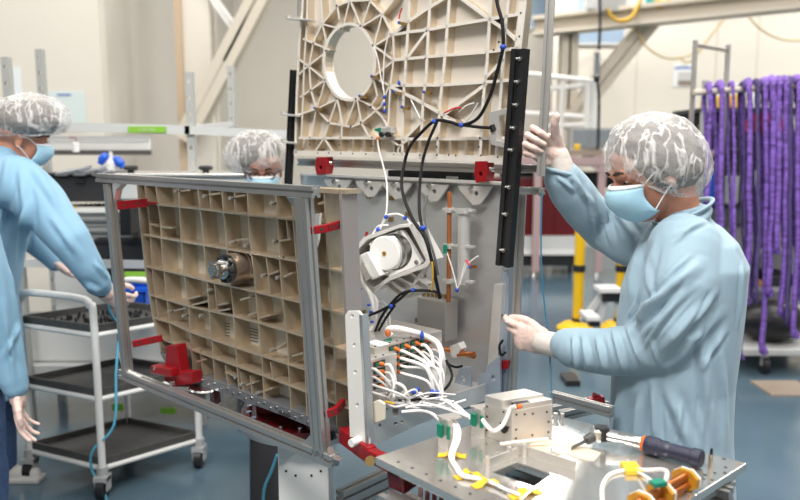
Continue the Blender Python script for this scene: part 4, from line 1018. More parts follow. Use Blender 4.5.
# acrylic bracket box
def wbox(A0, du, dw, h, pl):   # box from corner A0: du along U (right/near), dw along -N (deeper)
    U_, N_ = pl.U, pl.N; c = A0+U_*du/2-N_*dw/2+V((0, 0, h/2)); return (c, U_*du/2, N_*dw/2, V((0, 0, h/2)))
a = PB.pt(417, 336, .09); hh = PB.pt(417, 297, .09).z-a.z
P(MB().obox(*wbox(a, .125, .07, hh, PB)), 'grey_module', mat('satin_grey_module', (.50, .49, .47), .3, .7), t, bevel=.003)
m = MB(); a2 = PB.pt(409, 296, .12); 
for k in range(7): q = PB.pt(424+k*4.2, 296+k*.5, .07); m.cyl(q, q+V((0, 0, .014)), .006, n=8)
PS(m, 'module_terminal', mat('brass', (.30, .21, .08), .35, .8), t)
# amber cross tube low right
a, b = PB.pt(434, 347, .10), PB.pt(474, 356, .16); P(MB().cyl(a, b, .009, n=14), 'amber_cross_tube', COPPER, t); P(MB().cyl(PB.pt(455, 355, .17), PB.pt(474, 353.5, .19), .007, n=12), 'brass_cross_tube', COPPER, t)
P(pplate(MB(), PB, [(450, 346), (458, 343), (461, 349), (456, 358), (451, 357)], .18, .15), 'tube_collar', ALUB, t)

# reaction wheel assembly in hexagonal bracket
PW = Plane(at(394, 255, 2.28), V((.88, -.475, 0)))
hx = [(351, 252), (364, 237), (398, 225), (411, 224), (431, 261), (427, 267), (389, 281), (374, 292), (366, 288)]
inn = [(356, 252), (367, 240), (399, 228), (409, 227), (426, 260), (423, 264), (387, 278), (374, 287), (369, 284)]
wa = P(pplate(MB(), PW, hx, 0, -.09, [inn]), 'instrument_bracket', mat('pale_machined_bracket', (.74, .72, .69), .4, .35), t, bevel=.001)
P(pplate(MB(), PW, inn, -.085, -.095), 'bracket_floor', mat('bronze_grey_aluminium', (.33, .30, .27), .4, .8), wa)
sq = [(369, 244), (372, 241), (399, 230), (403, 231), (421, 262), (419, 265), (389, 277), (385, 275)]
P(pplate(MB(), PW, sq, -.01, -.03, [circ(394.5, 252, 17.5, 18.5, 26)]), 'mounting_plate', WHITE, wa, bevel=.001)
c = PW.pt(398, 250, -.085)
wl = P(MB().lathe(c, PW.N, [(0, .062), (.055, .062), (.06, .058), (.07, .058), (.072, .054)], 40), 'wheel_housing', SCREW, wa)
P(MB().lathe(c+PW.N*.072, PW.N, [(0, .054), (.014, .054), (.017, .050)], 40), 'white_dome', WHITE, wl)
P(MB().lathe(c+PW.N*.089, PW.N, [(0, .007), (.002, .007)], 14), 'gold_dot', mat('gold_plug', (.45, .24, .03), .35, .6), wl)
m = MB()
for x, y in ((374, 243.5), (400, 233), (417, 262), (388, 273.5)): q = PW.pt(x, y, -.01); m.cyl(q, q+PW.N*.006, .007, n=10)
PS(m, 'plate_bolt', SCREW, wa)
P(pplate(MB(), PW, [(360, 255), (367, 252), (380, 276), (372, 280)], .03, -.02), 'electronics_cover', WHITE, wa, bevel=.002)
P(pplate(MB(), PW, [(359, 266), (364, 264), (371, 277), (366, 281)], .04, .0), 'side_connector', ALUB, wa)
m = MB()
for (p, q) in (((398, 278), (418, 288)), ((392, 282), (408, 295)), ((410, 273), (428, 285)), ((384, 284), (398, 297)), ((425, 267), (410, 290))): rib(m, PW, p, q, .008, -.02, -.05)
PS(m, 'support_strut', ALUB, wa)
P(pplate(MB(), PW, [(392, 281), (426, 268), (428, 292), (402, 300)], -.06, -.064), 'lower_bracket', ALUB, wa)
for pts in ([(368, 244), (374, 232), (379, 226), (388, 225)], [(388, 215), (398, 214), (407, 219), (412, 227)], [(386, 214), (383, 222), (378, 233)]):
    P(MB().tube([PW.pt(x, y, -.04) for x, y in pts], .0032, 7), 'sensor_lead', CABW, wa)
for x, y in ((386, 217), (378, 229.5), (405, 218)): P(MB().ell(PW.pt(x, y, -.035), (.007, .007, .007), nu=8, nv=6), 'blue_tie', TIE, wa)
P(MB().tube([PW.pt(367, 232, -.05), PW.pt(366, 237, -.05)], .005, 6), 'red_cap', RED, wa)

# cable harness left of the instrument and round the boxes
def cable(pts, r, par=SAT, mt=CABW, name='white_cable', n=8): return P(MB().tube([at(*p) for p in pts], r, n), name, mt, par)
def cparts(pts, r, mt, name='white_cable'): return cable(pts, r, SAT, mt, name)
cable([(361, 268, 2.3), (362, 280, 2.3), (370, 295, 2.3), (373, 308, 2.3), (373, 322, 2.3), (370, 330, 2.3)], .008)
cable([(363, 270, 2.32), (366, 285, 2.32), (376, 300, 2.32), (376, 312, 2.32), (374, 327, 2.32)], .006)
cable([(372, 303, 2.34), (382, 301, 2.34), (388, 308, 2.34), (390, 322, 2.34), (389, 332, 2.34)], .0022); cable([(374, 306, 2.35), (381, 304, 2.35), (385, 312, 2.35), (387, 330, 2.35)], .0022)
for x, y in ((360, 289), (369, 305), (371, 312), (372, 322), (391, 308)): P(MB().ell(at(x, y, 2.29), (.007, .006, .0045), nu=8, nv=6), 'blue_tie', TIE, SAT)
cable([(362, 318, 2.28), (380, 311, 2.28), (396, 302, 2.26), (408, 292, 2.25), (415, 290, 2.24)], .0045, SAT, CABK, 'black_lead')
cable([(375, 332, 2.3), (381, 318, 2.28), (390, 305, 2.27), (405, 292, 2.26), (432, 291, 2.25), (440, 295, 2.25)], .0045, SAT, CABK, 'black_lead')
cable([(378, 332, 2.31), (386, 318, 2.29), (395, 305, 2.28)], .004, SAT, CABK, 'black_lead')
for x, y in ((413, 290), (391, 306)): P(MB().ell(at(x, y, 2.24), (.007, .0065, .006), nu=8, nv=6), 'blue_tie', TIE, SAT)
cable([(432, 262, 2.17), (433, 275, 2.18), (432, 290, 2.2)], .003, SAT, mat('yellow_cable', (.60, .36, .02), .5), 'yellow_lead')

# avionics boxes on the tray
def face_box(x0, y0, x1, ybot, off, depth, par=SAT, name='avionics_box', mt=BOXM):
    a = PT.pt(x0, y0, off); b = PT.pt(x1, y0, off); zb = PT.pt(x0, ybot, off).z
    L = (V((b.x-a.x, b.y-a.y, 0))).length; inn_ = -PT.N
    c = a+PT.U*L/2+inn_*depth/2; c.z = (a.z+zb)/2
    return P(MB().obox(c, PT.U*L/2, inn_*depth/2, V((0, 0, (a.z-zb)/2))), name, mt, par, bevel=.002), a, b
low, la, lb = face_box(360, 363, 397, 412, -.02, .22)
upb, ua, ub = face_box(375, 348, 442, 410, -.05, .26)
def face_pt(a, s_, z, o=0): q = a+PT.U*s_+PT.N*o; q.z = z; return q
gm = MB(); dm = MB(); om = MB()
for r_ in range(4):
    for c_ in range(2):
        q = face_pt(la, .018+c_*.055, la.z-.016-r_*.022, .001)
        dm.obox(q, PT.U*.022, PT.N*.002, V((0, 0, .007)))
        gm.obox(q+PT.N*.003-V((0, 0, .001)), PT.U*.016, PT.N*.003, V((0, 0, .004)))
PS(dm, 'connector_recess', HOLE, low); PS(gm, 'green_connector', GREEN, low)
gm = MB(); dm = MB()
for r_ in range(4):
    for c_ in range(4):
        q = face_pt(ua, .075+c_*.045, ua.z-.014-r_*.022, .001)
        dm.obox(q, PT.U*.019, PT.N*.002, V((0, 0, .007))); gm.obox(q+PT.N*.003, PT.U*.015, PT.N*.003, V((0, 0, .004)))
PS(dm, 'connector_recess', HOLE, upb); PS(gm, 'green_connector', GREEN, upb)
P(MB().obox(*((lambda q: (q, PT.U*.02, PT.N*.03, V((0, 0, .001))))(face_pt(ua, .04, ua.z+.001, -.03)))), 'paper_label', PAPER, upb)
m = MB()
for i in range(8):
    q = face_pt(ua, .01+.03*i, ua.z, -.01); m.cyl(q, q+V((0, 0, .002)), .003, n=8); q = face_pt(ua, .01+.03*i, ua.z, -.2); m.cyl(q, q+V((0, 0, .002)), .003, n=8)
for i in range(4): q = face_pt(la, .01+.03*i, la.z, -.01); m.cyl(q, q+V((0, 0, .002)), .003, n=8)
PS(m, 'lid_screw', HOLE, upb)
# tray floor, side rail with tabs, upright flange
m = MB(); a = PT.pt(352, 444, 0); b = PT.pt(500, 396, 0); zt = a.z+.01
b.z = a.z
fl = [a, b, b-PT.N*.5, a-PT.N*.5]; m.plate(fl, [], V((0, 0, .01))); P(m, 'tray_floor', ALUB, t)
m = MB(); pplate(m, PT, [(350, 441), (352, 425), (372, 420), (376, 400), (384, 397), (392, 404), (393, 417), (398, 415), (400, 395), (405, 391), (411, 394), (412, 408), (440, 399), (470, 389), (500, 380), (500, 396), (470, 406), (420, 424), (366, 450), (356, 451)], .004, -.004, [circ(386, 408, 1.8, 2.2, 10), circ(406, 400, 1.8, 2.2, 10), circ(380, 425, 1.8, 2.2, 10), circ(396, 424, 2, 2.2, 10), circ(420, 412, 1.8, 2, 10), circ(402, 431-9, 1.6, 1.8, 10)])
P(m, 'side_rail', ALUB, t, bevel=.001)
m = MB(); pplate(m, PG, [(345, 315), (348, 311), (358, 311), (361.5, 315), (364, 370), (369, 444), (350, 440), (347, 370)], .05, .043, [circ(352, 316, 1.6, 1.8, 10), circ(355, 372, 1.5, 2, 10), circ(357, 405, 1.5, 2, 10), circ(354, 345, 1.5, 2, 10)])
P(m, 'upright_flange', mat('bright_milled_aluminium', (.76, .74, .70), .45, .12), t, bevel=.0015)
m = MB(); pplate(m, PG, [(359, 315), (362.5, 315), (369, 446), (365.5, 446)], .05, .028); P(m, 'flange_web', mat('blue_grey_plate', (.40, .43, .45), .35, .5), t)
P(pplate(MB(), PG, [(366, 405), (378, 400), (384, 404), (384, 420), (368, 426)], .02, .012), 'cream_cover', mat('cream_plastic', (.66, .62, .50), .5), t, bevel=.002)
q = PG.pt(359, 440, .05); P(MB().cyl(q, q+PG.N*.03, .011, n=14), 'locating_pin', WHITE, t)

# white cables from the connectors to the bundle
rnd = random.Random(11)
ends = []
for i in range(13):
    c_ = i % 4; r_ = i // 4
    q = face_pt(ua, .075+c_*.045, ua.z-.014-r_*.022, .006); q2 = q+PT.N*.025+V((0, 0, -.004))
    P(MB().cyl(q, q2, .0065, .005, n=8), 'orange_backshell', ORANGE, SAT)
    e = at(437+rnd.uniform(-5, 6), 393+rnd.uniform(-5, 6), 2.12+rnd.uniform(-.03, .03))
    mid = (q2+e)/2+PT.N*rnd.uniform(.02, .05)+V((0, 0, rnd.uniform(.015, .04)))
    P(MB().tube([q2, q2+PT.N*.02, mid, e], rnd.uniform(.0035, .0055), 7), 'white_cable', CABW, SAT)
for i in range(8):
    c_ = i % 2; r_ = i // 2
    q = face_pt(la, .018+c_*.055, la.z-.016-r_*.022, .006); q2 = q+PT.N*.022
    P(MB().cyl(q, q2, .0065, .005, n=8), 'orange_backshell', ORANGE, SAT)
    e = at(395+rnd.uniform(-12, 18), 404+rnd.uniform(-6, 4), 2.05+rnd.uniform(-.03, .03))
    mid = (q2+e)/2+PT.N*rnd.uniform(.02, .04)+V((0, 0, rnd.uniform(.0, .03)))
    P(MB().tube([q2, q2+PT.N*.02, mid, e], rnd.uniform(.0035, .005), 7), 'white_cable', CABW, SAT)
cable([(391, 335, 2.2), (388, 330, 2.2), (394, 328, 2.2), (410, 331, 2.2), (425, 336, 2.22), (437, 343, 2.22), (442, 355, 2.2), (443, 370, 2.2), (440, 385, 2.18), (436, 396, 2.15)], .0095)
P(MB().ell(at(388, 333, 2.19), (.009, .009, .012), nu=10, nv=8), 'orange_backshell', ORANGE, SAT)
P(MB().bar(at(381, 343, 2.19), at(392, 340, 2.19), .012, .012), 'green_connector', GREEN, SAT)
P(MB().ell(at(422, 335.5, 2.2), (.006, .013, .014), nu=10, nv=8), 'blue_tie', TIE, SAT)
for x, y in ((414, 392), (432, 392), (437, 393), (417, 390)): P(MB().ell(at(x, y, 2.08), (.008, .007, .008), nu=10, nv=8), 'blue_tie', TIE, SAT)
for k in range(14):
    x0 = rnd.uniform(372, 420); y0 = rnd.uniform(393, 408); d_ = rnd.uniform(2.0, 2.1)
    cable([(x0, y0, d_), (x0+rnd.uniform(8, 16), y0+rnd.uniform(-9, 5), d_), (x0+rnd.uniform(20, 30), y0+rnd.uniform(-5, 6), d_+.02), (x0+rnd.uniform(34, 48), y0+rnd.uniform(-7, 3), d_+.06)], rnd.uniform(.002, .0045))
cable([(446, 360, 2.18), (452, 375, 2.16), (446, 388, 2.12), (430, 397, 2.06), (410, 400, 2.04), (398, 400, 2.04)], .004, SAT, CABK, 'black_lead')
cable([(444, 362, 2.25), (455, 367, 2.25), (462, 366, 2.28)], .004, SAT, CABK, 'black_lead')
cable([(378, 404, 2.0), (386, 402, 2.0), (394, 404, 2.0)], .004, SAT, mat('yellow_cable', (.60, .36, .02), .5), 'yellow_lead')
cable([(446, 400, 2.1), (456, 405, 2.05), (466, 414, 1.95), (474, 419, 1.85)], .005); cable([(420, 402, 2.05), (440, 407, 2.0), (455, 412, 1.95), (470, 418, 1.85)], .0045); cable([(402, 412, 2.0), (420, 411, 1.98), (432, 414, 1.9), (440, 421, 1.82)], .005)
cable([(430, 398, 2.1), (445, 401, 2.05), (458, 410, 1.98), (468, 417, 1.87)], .005)

# ---------------------------------------------------------------- turntable and stand
tc = V((at(308, 430, 2.42).x, 2.42, 0))
t = T('turntable_stand', 'red and grey round turntable on a white square pedestal under the satellite', 'stand', tc)
rd = MB(); rd.lathe(tc+V((0, 0, .70)), UP, [(0, .225), (.022, .225)], 64); P(rd, 'grey_disc', mat('grey_turned_disc', (.45, .45, .44), .35, .7), t)
ro = [tc+V((.22*math.cos(a), .22*math.sin(a), .722)) for a in [2*math.pi*k/64 for k in range(64)]]; ri = [tc+V((.10*math.cos(a), .10*math.sin(a), .722)) for a in [2*math.pi*k/64 for k in range(64)]]
P(MB().plate(ro, [ri], V((0, 0, .022))), 'red_ring', RED2, t)
for k in range(20):
    a = 2*math.pi*k/20; q = tc+V((.195*math.cos(a), .195*math.sin(a), .744)); P(MB().cyl(q, q+V((0, 0, .012)), .009, n=10), 'ring_bolt', SCREW, t)
m = MB(); box_between(m, at(256, 420, 2.36).x, tc.x+.12, 2.36, 2.55, .744, .85); P(m, 'red_riser', RED2, t, bevel=.005)
m = MB(); box_between(m, tc.x+.02, tc.x+.18, 2.22, 2.34, .745, .79); P(m, 'red_clamp_block', RED2, t, bevel=.004)
P(MB().cyl(at(330, 436, 2.02), at(346, 430, 2.08), .014, n=12), 'black_knob', BLACK, t)
m = MB(); box_between(m, tc.x-.075, tc.x+.085, 2.25, 2.41, .05, .70); P(m, 'pedestal', WHITE, t, bevel=.004)
for s_, xx in ((1, -.07), (-1, .08)):
    m = MB(); x = tc.x+xx; m.plate([V((x, 2.249, .70)), V((x+s_*.06, 2.249, .70)), V((x+s_*.05, 2.249, .66)), V((x, 2.249, .62))], [], V((0, -.006, 0))); P(m, 'gusset_plate', ALU, t)
m = MB()
for dx, z in ((-.05, .60), (-.02, .585), (.03, .585), (.06, .60)): q = V((tc.x+dx, 2.25, z)); m.cyl(q, q+V((0, -.002, 0)), .004, n=8)
PS(m, 'pedestal_hole', HOLE, t)
box = MB(); box_between(box, tc.x-.4, tc.x+.45, 2.30, 2.36, 0, .05); box_between(box, tc.x-.03, tc.x+.03, 2.0, 2.8, 0, .05); P(box, 'base_bar', ALU, t)
t = T('red_link_arm', 'red two-piece link arm bolted at the lower right corner of the satellite', 'arm', at(380, 462, 1.9))
m = MB(); m.bar(at(343, 434, 1.98), at(372, 455, 1.86), .03, .045); P(m, 'upper_link', RED, t, bevel=.004)
m = MB(); m.bar(at(366, 452, 1.88), at(410, 474, 1.72), .028, .035); P(m, 'lower_link', RED, t, bevel=.004)
P(MB().cyl(at(370, 461, 1.80), at(373, 460, 1.90), .013, n=14), 'pivot_bolt', mat('brass', (.30, .21, .08), .35, .8), t)
t = T('base_profiles', 'pair of slotted aluminium profiles lying low behind the tilted table plate', 'profiles', at(370, 490, 2.3))
for dy in (0, 10): P(MB().slot(at(340, 497+dy, 2.35), at(412, 463+dy, 2.6), .04, .04), 'profile', ALU, t)

# right-hand frame: hoist post, lower post and rails
t = T('support_frame', 'upright slotted profile gripped by the raised hand with cross rails at its foot', 'frame', at(512, 480, 2.3))
HY = 2.22
P(MB().slot(at(552, -30, HY), at(541, 176, HY), .024, .03, V((-.3, -1, 0)), (1, 1)), 'upper_post', ALU, t)
P(MB().slot(at(522, 190, 2.4), at(510, 430, 2.4), .028, .03, V((-.3, -1, 0)), (1, 1)), 'lower_post', ALU, t)
P(MB().slot(at(505, 167.5, 2.36), at(545, 169, HY+.02), .022, .022), 'cross_rail', ALU, t)
P(MB().slot(at(500, 190, 2.42), at(543, 191, HY+.02), .018, .022), 'cross_rail', ALU, t)
P(MB().bar(at(541, 188, HY-.0), at(541, 196, HY-.0), .012, .012), 'end_clip', SCREW, t)
solo(MB().tube([at(542, 193, 2.2), at(541, 230, 2.2), at(541.5, 265, 2.2), at(544, 300, 2.2), at(549, 345, 2.2), at(551, 380, 2.15), at(552, 410, 2.1), at(552, 425, 2.05)], .0022, 6), 'hanging_string', CABB, 'thin blue string hanging from the cross rail past the lower hand', 'string')

# ================================================================== TABLE PLATE AND WHAT LIES ON IT
TZ = .93
Lc, Fc, Rc, Nc = [onz(x, y, TZ) for x, y in ((375, 457), (524, 407), (747, 463), (590, 562))]
t = T('table_plate', 'polished aluminium table plate with a cut-out window on a profile frame', 'table', V(((Lc.x+Rc.x)/2, (Lc.y+Rc.y)/2, 0)))
op = [onz(x, y, TZ) for x, y in ((492, 472), (517, 462), (551, 474), (534, 486))]
m = MB(); m.plate([Lc, Fc, Rc, Nc], [op], V((0, 0, -.018))); P(m, 'plate', TABLE, t, bevel=.0015)
m = MB()
for i in range(12):
    for (a, b) in ((Lc, Nc), (Rc, Nc)):
        f_ = .06+i*.08; c = (Lc+Fc+Rc+Nc)/4; q = a+(b-a)*f_; q = q+(c-q).normalized()*.03; m.cyl(q, q+V((0, 0, .0008)), .0035, n=10)
for x, y in ((724, 459), (725, 473), (705, 475), (712, 480), (694, 487)): q = onz(x, y, TZ); m.cyl(q, q+V((0, 0, .0008)), .004, n=10)
PS(m, 'plate_hole', HOLE, t)
# milled cream recess films
m = MB(); m.plate([onz(x, y, TZ+.0006) for x, y in ((523, 452), (531, 444), (546, 439), (560, 443), (570, 442), (601, 453), (594, 461), (580, 459), (566, 454), (552, 455), (541, 458))], [], V((0, 0, .0006))); P(m, 'cream_film', mat('cream_film', (.60, .48, .36), .5), t)
m = MB()
for p, q in (((484, 470), (517, 457)), ((514, 452), (575, 471))):
    a, b = onz(*p, TZ), onz(*q, TZ); m.bar(a+V((0, 0, .011)), b+V((0, 0, .011)), .005, .022)
PS(m, 'upright_lip', BOXM, t)
m = MB()
for x, y in ((487, 469), (509, 459), (524, 456)): a = onz(x, y, TZ); m.bar(a, a+V((0, 0, .028)), .008, .014)
PS(m, 'lip_post', BOXM, t)
# supports under the plate
def corner(a, b, s_): return a+(b-a)*s_
for a, b in ((Lc, Nc), (Fc, Rc)):
    P(MB().slot(corner(a, b, .06)-V((0, 0, .09)), corner(a, b, .95)-V((0, 0, .09)), .04, .04), 'table_profile', ALU, t)
P(MB().slot(corner(Lc, Fc, .15)-V((0, 0, .13)), corner(Nc, Rc, .15)-V((0, 0, .13)), .04, .04), 'table_profile', ALU, t)
P(MB().slot(corner(Lc, Fc, .85)-V((0, 0, .13)), corner(Nc, Rc, .85)-V((0, 0, .13)), .04, .04), 'table_profile', ALU, t)
ctr = (Lc+Fc+Rc+Nc)/4
for q0 in (Lc, Fc, Rc, Nc):
    q = q0+(ctr-q0)*.16; P(MB().slot(V((q.x, q.y, 0)), V((q.x, q.y, TZ-.15)), .045, .045, V((0, 1, 0))), 'table_leg', ALU, t)
P(MB().bar(onz(402, 470, .90), onz(404, 486, .86), .05, .05), 'red_bracket', RED2, t, bevel=.003)
m = MB()
for k in range(6): m.bar(onz(421+k*7, 487+k*3, .80), onz(420+k*7, 506+k*3, .78), .010, .05)
PS(m, 'red_ladder_bracket', RED2, t)
P(MB().bar(at(714, 481, 1.66), at(722, 506, 1.72), .05, .04), 'red_leg_bracket', RED, t, bevel=.003)
P(MB().slot(onz(640, 520, .86), onz(730, 478, .86), .03, .03), 'side_profile', ALU, t)
# profiles with red clamp behind the plate
t = T('rear_profiles', 'slotted profiles with a red clamp reaching behind the table plate', 'profiles', at(590, 410, 2.3))
for (p, q, Yp, Yq) in (((552, 396), (612, 412), 2.15, 1.98), ((545, 412), (600, 400), 2.3, 2.5), ((560, 416), (606, 405), 2.2, 2.35)):
    P(MB().slot(at(*p, Yp), at(*q, Yq), .022, .03), 'profile', ALU, t)
P(MB().bar(at(588, 402, 2.1), at(604, 399, 2.1), .025, .022), 'red_clamp', RED, t, bevel=.002); P(MB().bar(at(597, 399, 2.1), at(599, 395, 2.1), .02, .03), 'red_clamp', RED, t)

# stepped aluminium box
A_, B_, C_ = onz(511.5, 446, TZ), onz(484, 436, TZ), onz(552, 438, TZ)
h1 = (446-408)/F*A_.y*1.0; 
t = T('stepped_box', 'satin aluminium electronics box with a raised stepped top on the table plate', 'box', A_+(B_-A_)/2+(C_-A_)/2)
e1, e2 = B_-A_, C_-A_
m = MB(); m.plate([A_, C_, C_+e1, B_], [], V((0, 0, h1))); bx = P(m, 'box_body', BOXM, t, bevel=.0012)
zz = V((0, 0, h1)); s0 = A_+e1*.36+zz; 
m = MB(); m.plate([A_+e1*.34+e2*.0+zz, C_+e1*.0+zz+(e1*.34), C_+e1+zz, B_+zz], [], V((0, 0, .018))); P(m, 'raised_top', BOXM, t, bevel=.0012)
m = MB(); m.plate([A_+e2*.22+e1*.02+zz, A_+e2+e1*.02+zz, A_+e2+e1*.34+zz, A_+e2*.22+e1*.34+zz], [], V((0, 0, .012))); P(m, 'front_step', BOXM, t, bevel=.001)
P(MB().bar(A_+e2*.16+e1*.2+zz+V((0, 0, .006)), A_+e2*.50+e1*.14+zz+V((0, 0, .006)), .018, .012), 'top_connector', DARK, t)
m = MB(); n1 = -e1.normalized()
nf = -(e2.normalized()); nl = -(e1.normalized())
for s_, z in ((.1, .88), (.3, .85), (.5, .82), (.85, .8), (.1, .45), (.1, .2), (.9, .5), (.9, .2), (.5, .2)):
    q = A_+e2*s_+V((0, 0, h1*z)); nn_ = e2.cross(UP).normalized(); nn_ = -nn_ if nn_.y > 0 else nn_; m.cyl(q, q+nn_*.001, .0028, n=8)
for s_, z in ((.12, .9), (.9, .9), (.9, .6), (.9, .2), (.4, .55), (.12, .5), (.3, .9)):
    q = A_+e1*s_+V((0, 0, h1*z)); nn_ = e1.cross(UP).normalized(); nn_ = -nn_ if nn_.y > 0 else nn_; m.cyl(q, q+nn_*.001, .0028, n=8)
PS(m, 'box_screw', HOLE, t)
nn_ = e1.cross(UP).normalized(); nn_ = -nn_ if nn_.y > 0 else nn_
q = A_+e1*.24+V((0, 0, h1*.42)); P(MB().cyl(q, q+nn_*.006, .009, n=12), 'round_port', BLACK, t)
def otab(px, py, dz): return onz(px, py, TZ+dz)
cb = MB().tube([otab(482.5, 420, .06), otab(489, 428, .05), otab(494, 431, .04), otab(502, 426, .05), otab(507, 417, .07), otab(511, 408, .09), otab(517, 406.5, .10)], .0048, 8)
solo(cb, 'box_cable', CABW, 'white sleeved cable looping from the green upright connector into the stepped box', 'cable')
P(MB().tube([otab(517, 407, .1), otab(521, 406, .1)], .006, 8), 'orange_backshell', ORANGE, bpy.data.objects['box_cable'])
# connector uprights
for i, (x, yb, yt) in enumerate(((445, 448, 418), (478, 436, 408))):
    q = onz(x, yb, TZ); zt_ = at(x, yt, q.y).z
    t = T('connector_upright', ['silver upright bracket with green connector at the left of the plate', 'silver upright bracket with green connector touching the stepped box'][i], 'connector bracket', q, 'connector uprights on the plate')
    P(MB().box((q.x, q.y, (TZ+zt_)/2), (.012, .035, zt_-TZ), .6), 'bracket', BOXM, t)
    P(MB().box((q.x+.01, q.y+.02, zt_-.004), (.05, .03, .004), .4), 'bracket_top', BOXM, t)
    P(MB().box((q.x-.012, q.y-.006, TZ+(zt_-TZ)*.62), (.008, .014, (zt_-TZ)*.42), .6), 'green_connector', GREEN, t)
    P(MB().box((q.x+.006, q.y-.02, TZ+(zt_-TZ)*.62), (.006, .008, (zt_-TZ)*.42), .6), 'green_connector', GREEN, t)
# taped cable along the plate
solo(MB().tube([otab(450, 420, .055), otab(455, 428, .045), otab(455, 440, .03), otab(452, 450, .02), otab(451, 458, .008), otab(456, 467, .008), otab(462, 475, .008), otab(475, 478, .008), otab(490, 482, .008), otab(505, 489, .008), otab(520, 495, .008)], [.006, .006, .006, .006, .006, .006, .005, .004, .003, .003], 8), 'taped_cable', CABW, 'white sleeved cable taped along the left part of the table plate', 'cable')
solo(MB().tube([otab(453, 419, .055), otab(459, 428, .045), otab(459, 440, .03), otab(454, 452, .02), otab(453, 460, .008)], .0035, 8), 'thin_cable', CABW, 'thinner white cable beside the taped one next to the left upright bracket', 'cable')
for i, (x0, y0, x1, y1, L) in enumerate(((438, 455, 466, 456.5, 'yellow tape strip nearest the left upright bracket on the white cable'), (455, 478, 480, 474, 'yellow tape strip in the middle of the taped cable'), (473, 487, 497, 481, 'crumpled yellow tape patch right of the middle strip'), (510, 498, 541, 491, 'yellow tape patch at the front end of the taped cable'))):
    a, b = onz(x0, y0, TZ+.001), onz(x1, y1, TZ+.001); d = (b-a).normalized(); w = d.cross(UP).normalized()*.011
    m = MB(); n = 12; top = []
    for k in range(n+1):
        f_ = k/n; hgt = .012*math.exp(-((f_-.5)/.16)**2); top.append((a+(b-a)*f_+V((0, 0, hgt)), w*(1+.10*math.sin(k*2.3+i))))
    A1 = [p-q for p, q in top]; B1 = [p+q for p, q in top]
    m.ring(A1, B1, False, False); m.ring([p+V((0, 0, .0008)) for p in B1], [p+V((0, 0, .0008)) for p in A1], False, False)
    solo(m, 'tape_strip', TAPE, L, 'tape', 'yellow tape on the table plate')
# white rods near the window
solo(MB().cyl(otab(500, 444, .012), otab(548, 439, .02), .004, n=10), 'white_rod', mat('off_white_plastic', (.72, .68, .60), .4), 'off-white rod lying across in front of the stepped box', 'rod')
m = MB(); m.tube([otab(551, 450, .001), otab(553, 447, .03), otab(556, 450, .001)], .0025, 6, sub=3); solo(m, 'wire_staple', CABW, 'small white wire staple standing beside the off-white rod', 'wire')
m = MB(); q = onz(554, 452, TZ); m.lathe(q, UP, [(0, .013), (.006, .013), (.008, .008), (.012, .006)], 16); solo(m, 'white_standoff', WHITE, 'small white standoff below the wire staple', 'standoff')
m = MB()
for x, y in ((500, 455), (498, 451), (552, 418), (571, 451), (573, 459), (575, 453), (552, 415)): q = onz(x, y, TZ); m.lathe(q, UP, [(0, .003), (.004, .0025)], 8)
solo(m, 'loose_screws', SCREW, 'scatter of tiny steel screws on the table plate', 'screws', kind='stuff')
m = MB()
for x in (555.5, 562): q = onz(x, 420, TZ); m.lathe(q, UP, [(0, .004), (.010, .004), (.012, .006), (.018, .006)], 8)
solo(m, 'steel_pins', SCREW, 'two steel pins standing at the far corner of the plate', 'pins', kind='stuff')
# torque wrench
t = T('torque_wrench', 'torque wrench with navy grip, chrome shaft and black hex bit on the plate', 'wrench', otab(640, 445, 0))
w0, w1, w2, w3 = otab(598, 434, .028), otab(645, 444, .022), otab(651, 445.5, .022), otab(701, 459, .022)
wd = (w3-w1).normalized()
P(MB().lathe(w1, (w3-w1), [(0, .019), (.012, .021), (.03, .021), (.034, .0185), (.05, .0185), (.058, .0165), ((w3-w1).length-.02, .0175), ((w3-w1).length-.018, .020), ((w3-w1).length, .020), ((w3-w1).length+.003, .017)], 24), 'grip', NAVY, t)
P(MB().lathe(w1-wd*.006, wd, [(0, .017), (.008, .020)], 24), 'orange_ring', ORANGE, t)
L_ = (w1-w0).length
P(MB().lathe(w0, (w1-w0), [(0, .009), (.02, .009), (.022, .0115), (.045, .0115), (.047, .009), (.06, .009), (.062, .0115), (L_-.03, .0115), (L_-.004, .0155)], 20), 'shaft', SCREW, t)
m = MB(); m.lathe(w0-V((0, 0, .014)), UP, [(0, .016), (.004, .018), (.024, .018), (.028, .015)], 20); hd = P(m, 'ratchet_head', SCREW, t)
P(MB().lathe(w0+V((.008, .0, -.012)), UP, [(0, .019), (.020, .019), (.03, .016)], 18), 'head_cover', BLACK, t)
P(MB().lathe(w0+V((0, 0, -.0)), (otab(572, 448, .006)-w0), [(.01, .012), (.035, .011), (.037, .004), ((otab(572, 448, .006)-w0).length, .004)], 12), 'hex_bit', mat('dark_steel', (.16, .16, .16), .25, .9), t)
# standing bit
q = onz(710.5, 468, TZ)
t = T('standing_bit', 'small steel screwdriver bit standing upright near the right corner of the plate', 'bit', q)
P(MB().lathe(q, UP, [(0, .005), (.028, .005), (.03, .0038)], 12), 'bit_body', mat('worn_steel', (.5, .44, .36), .3, .9), t)
P(MB().lathe(q+V((0, 0, .03)), UP, [(0, .0035), (.014, .003)], 8), 'bit_tip', BLACK, t)
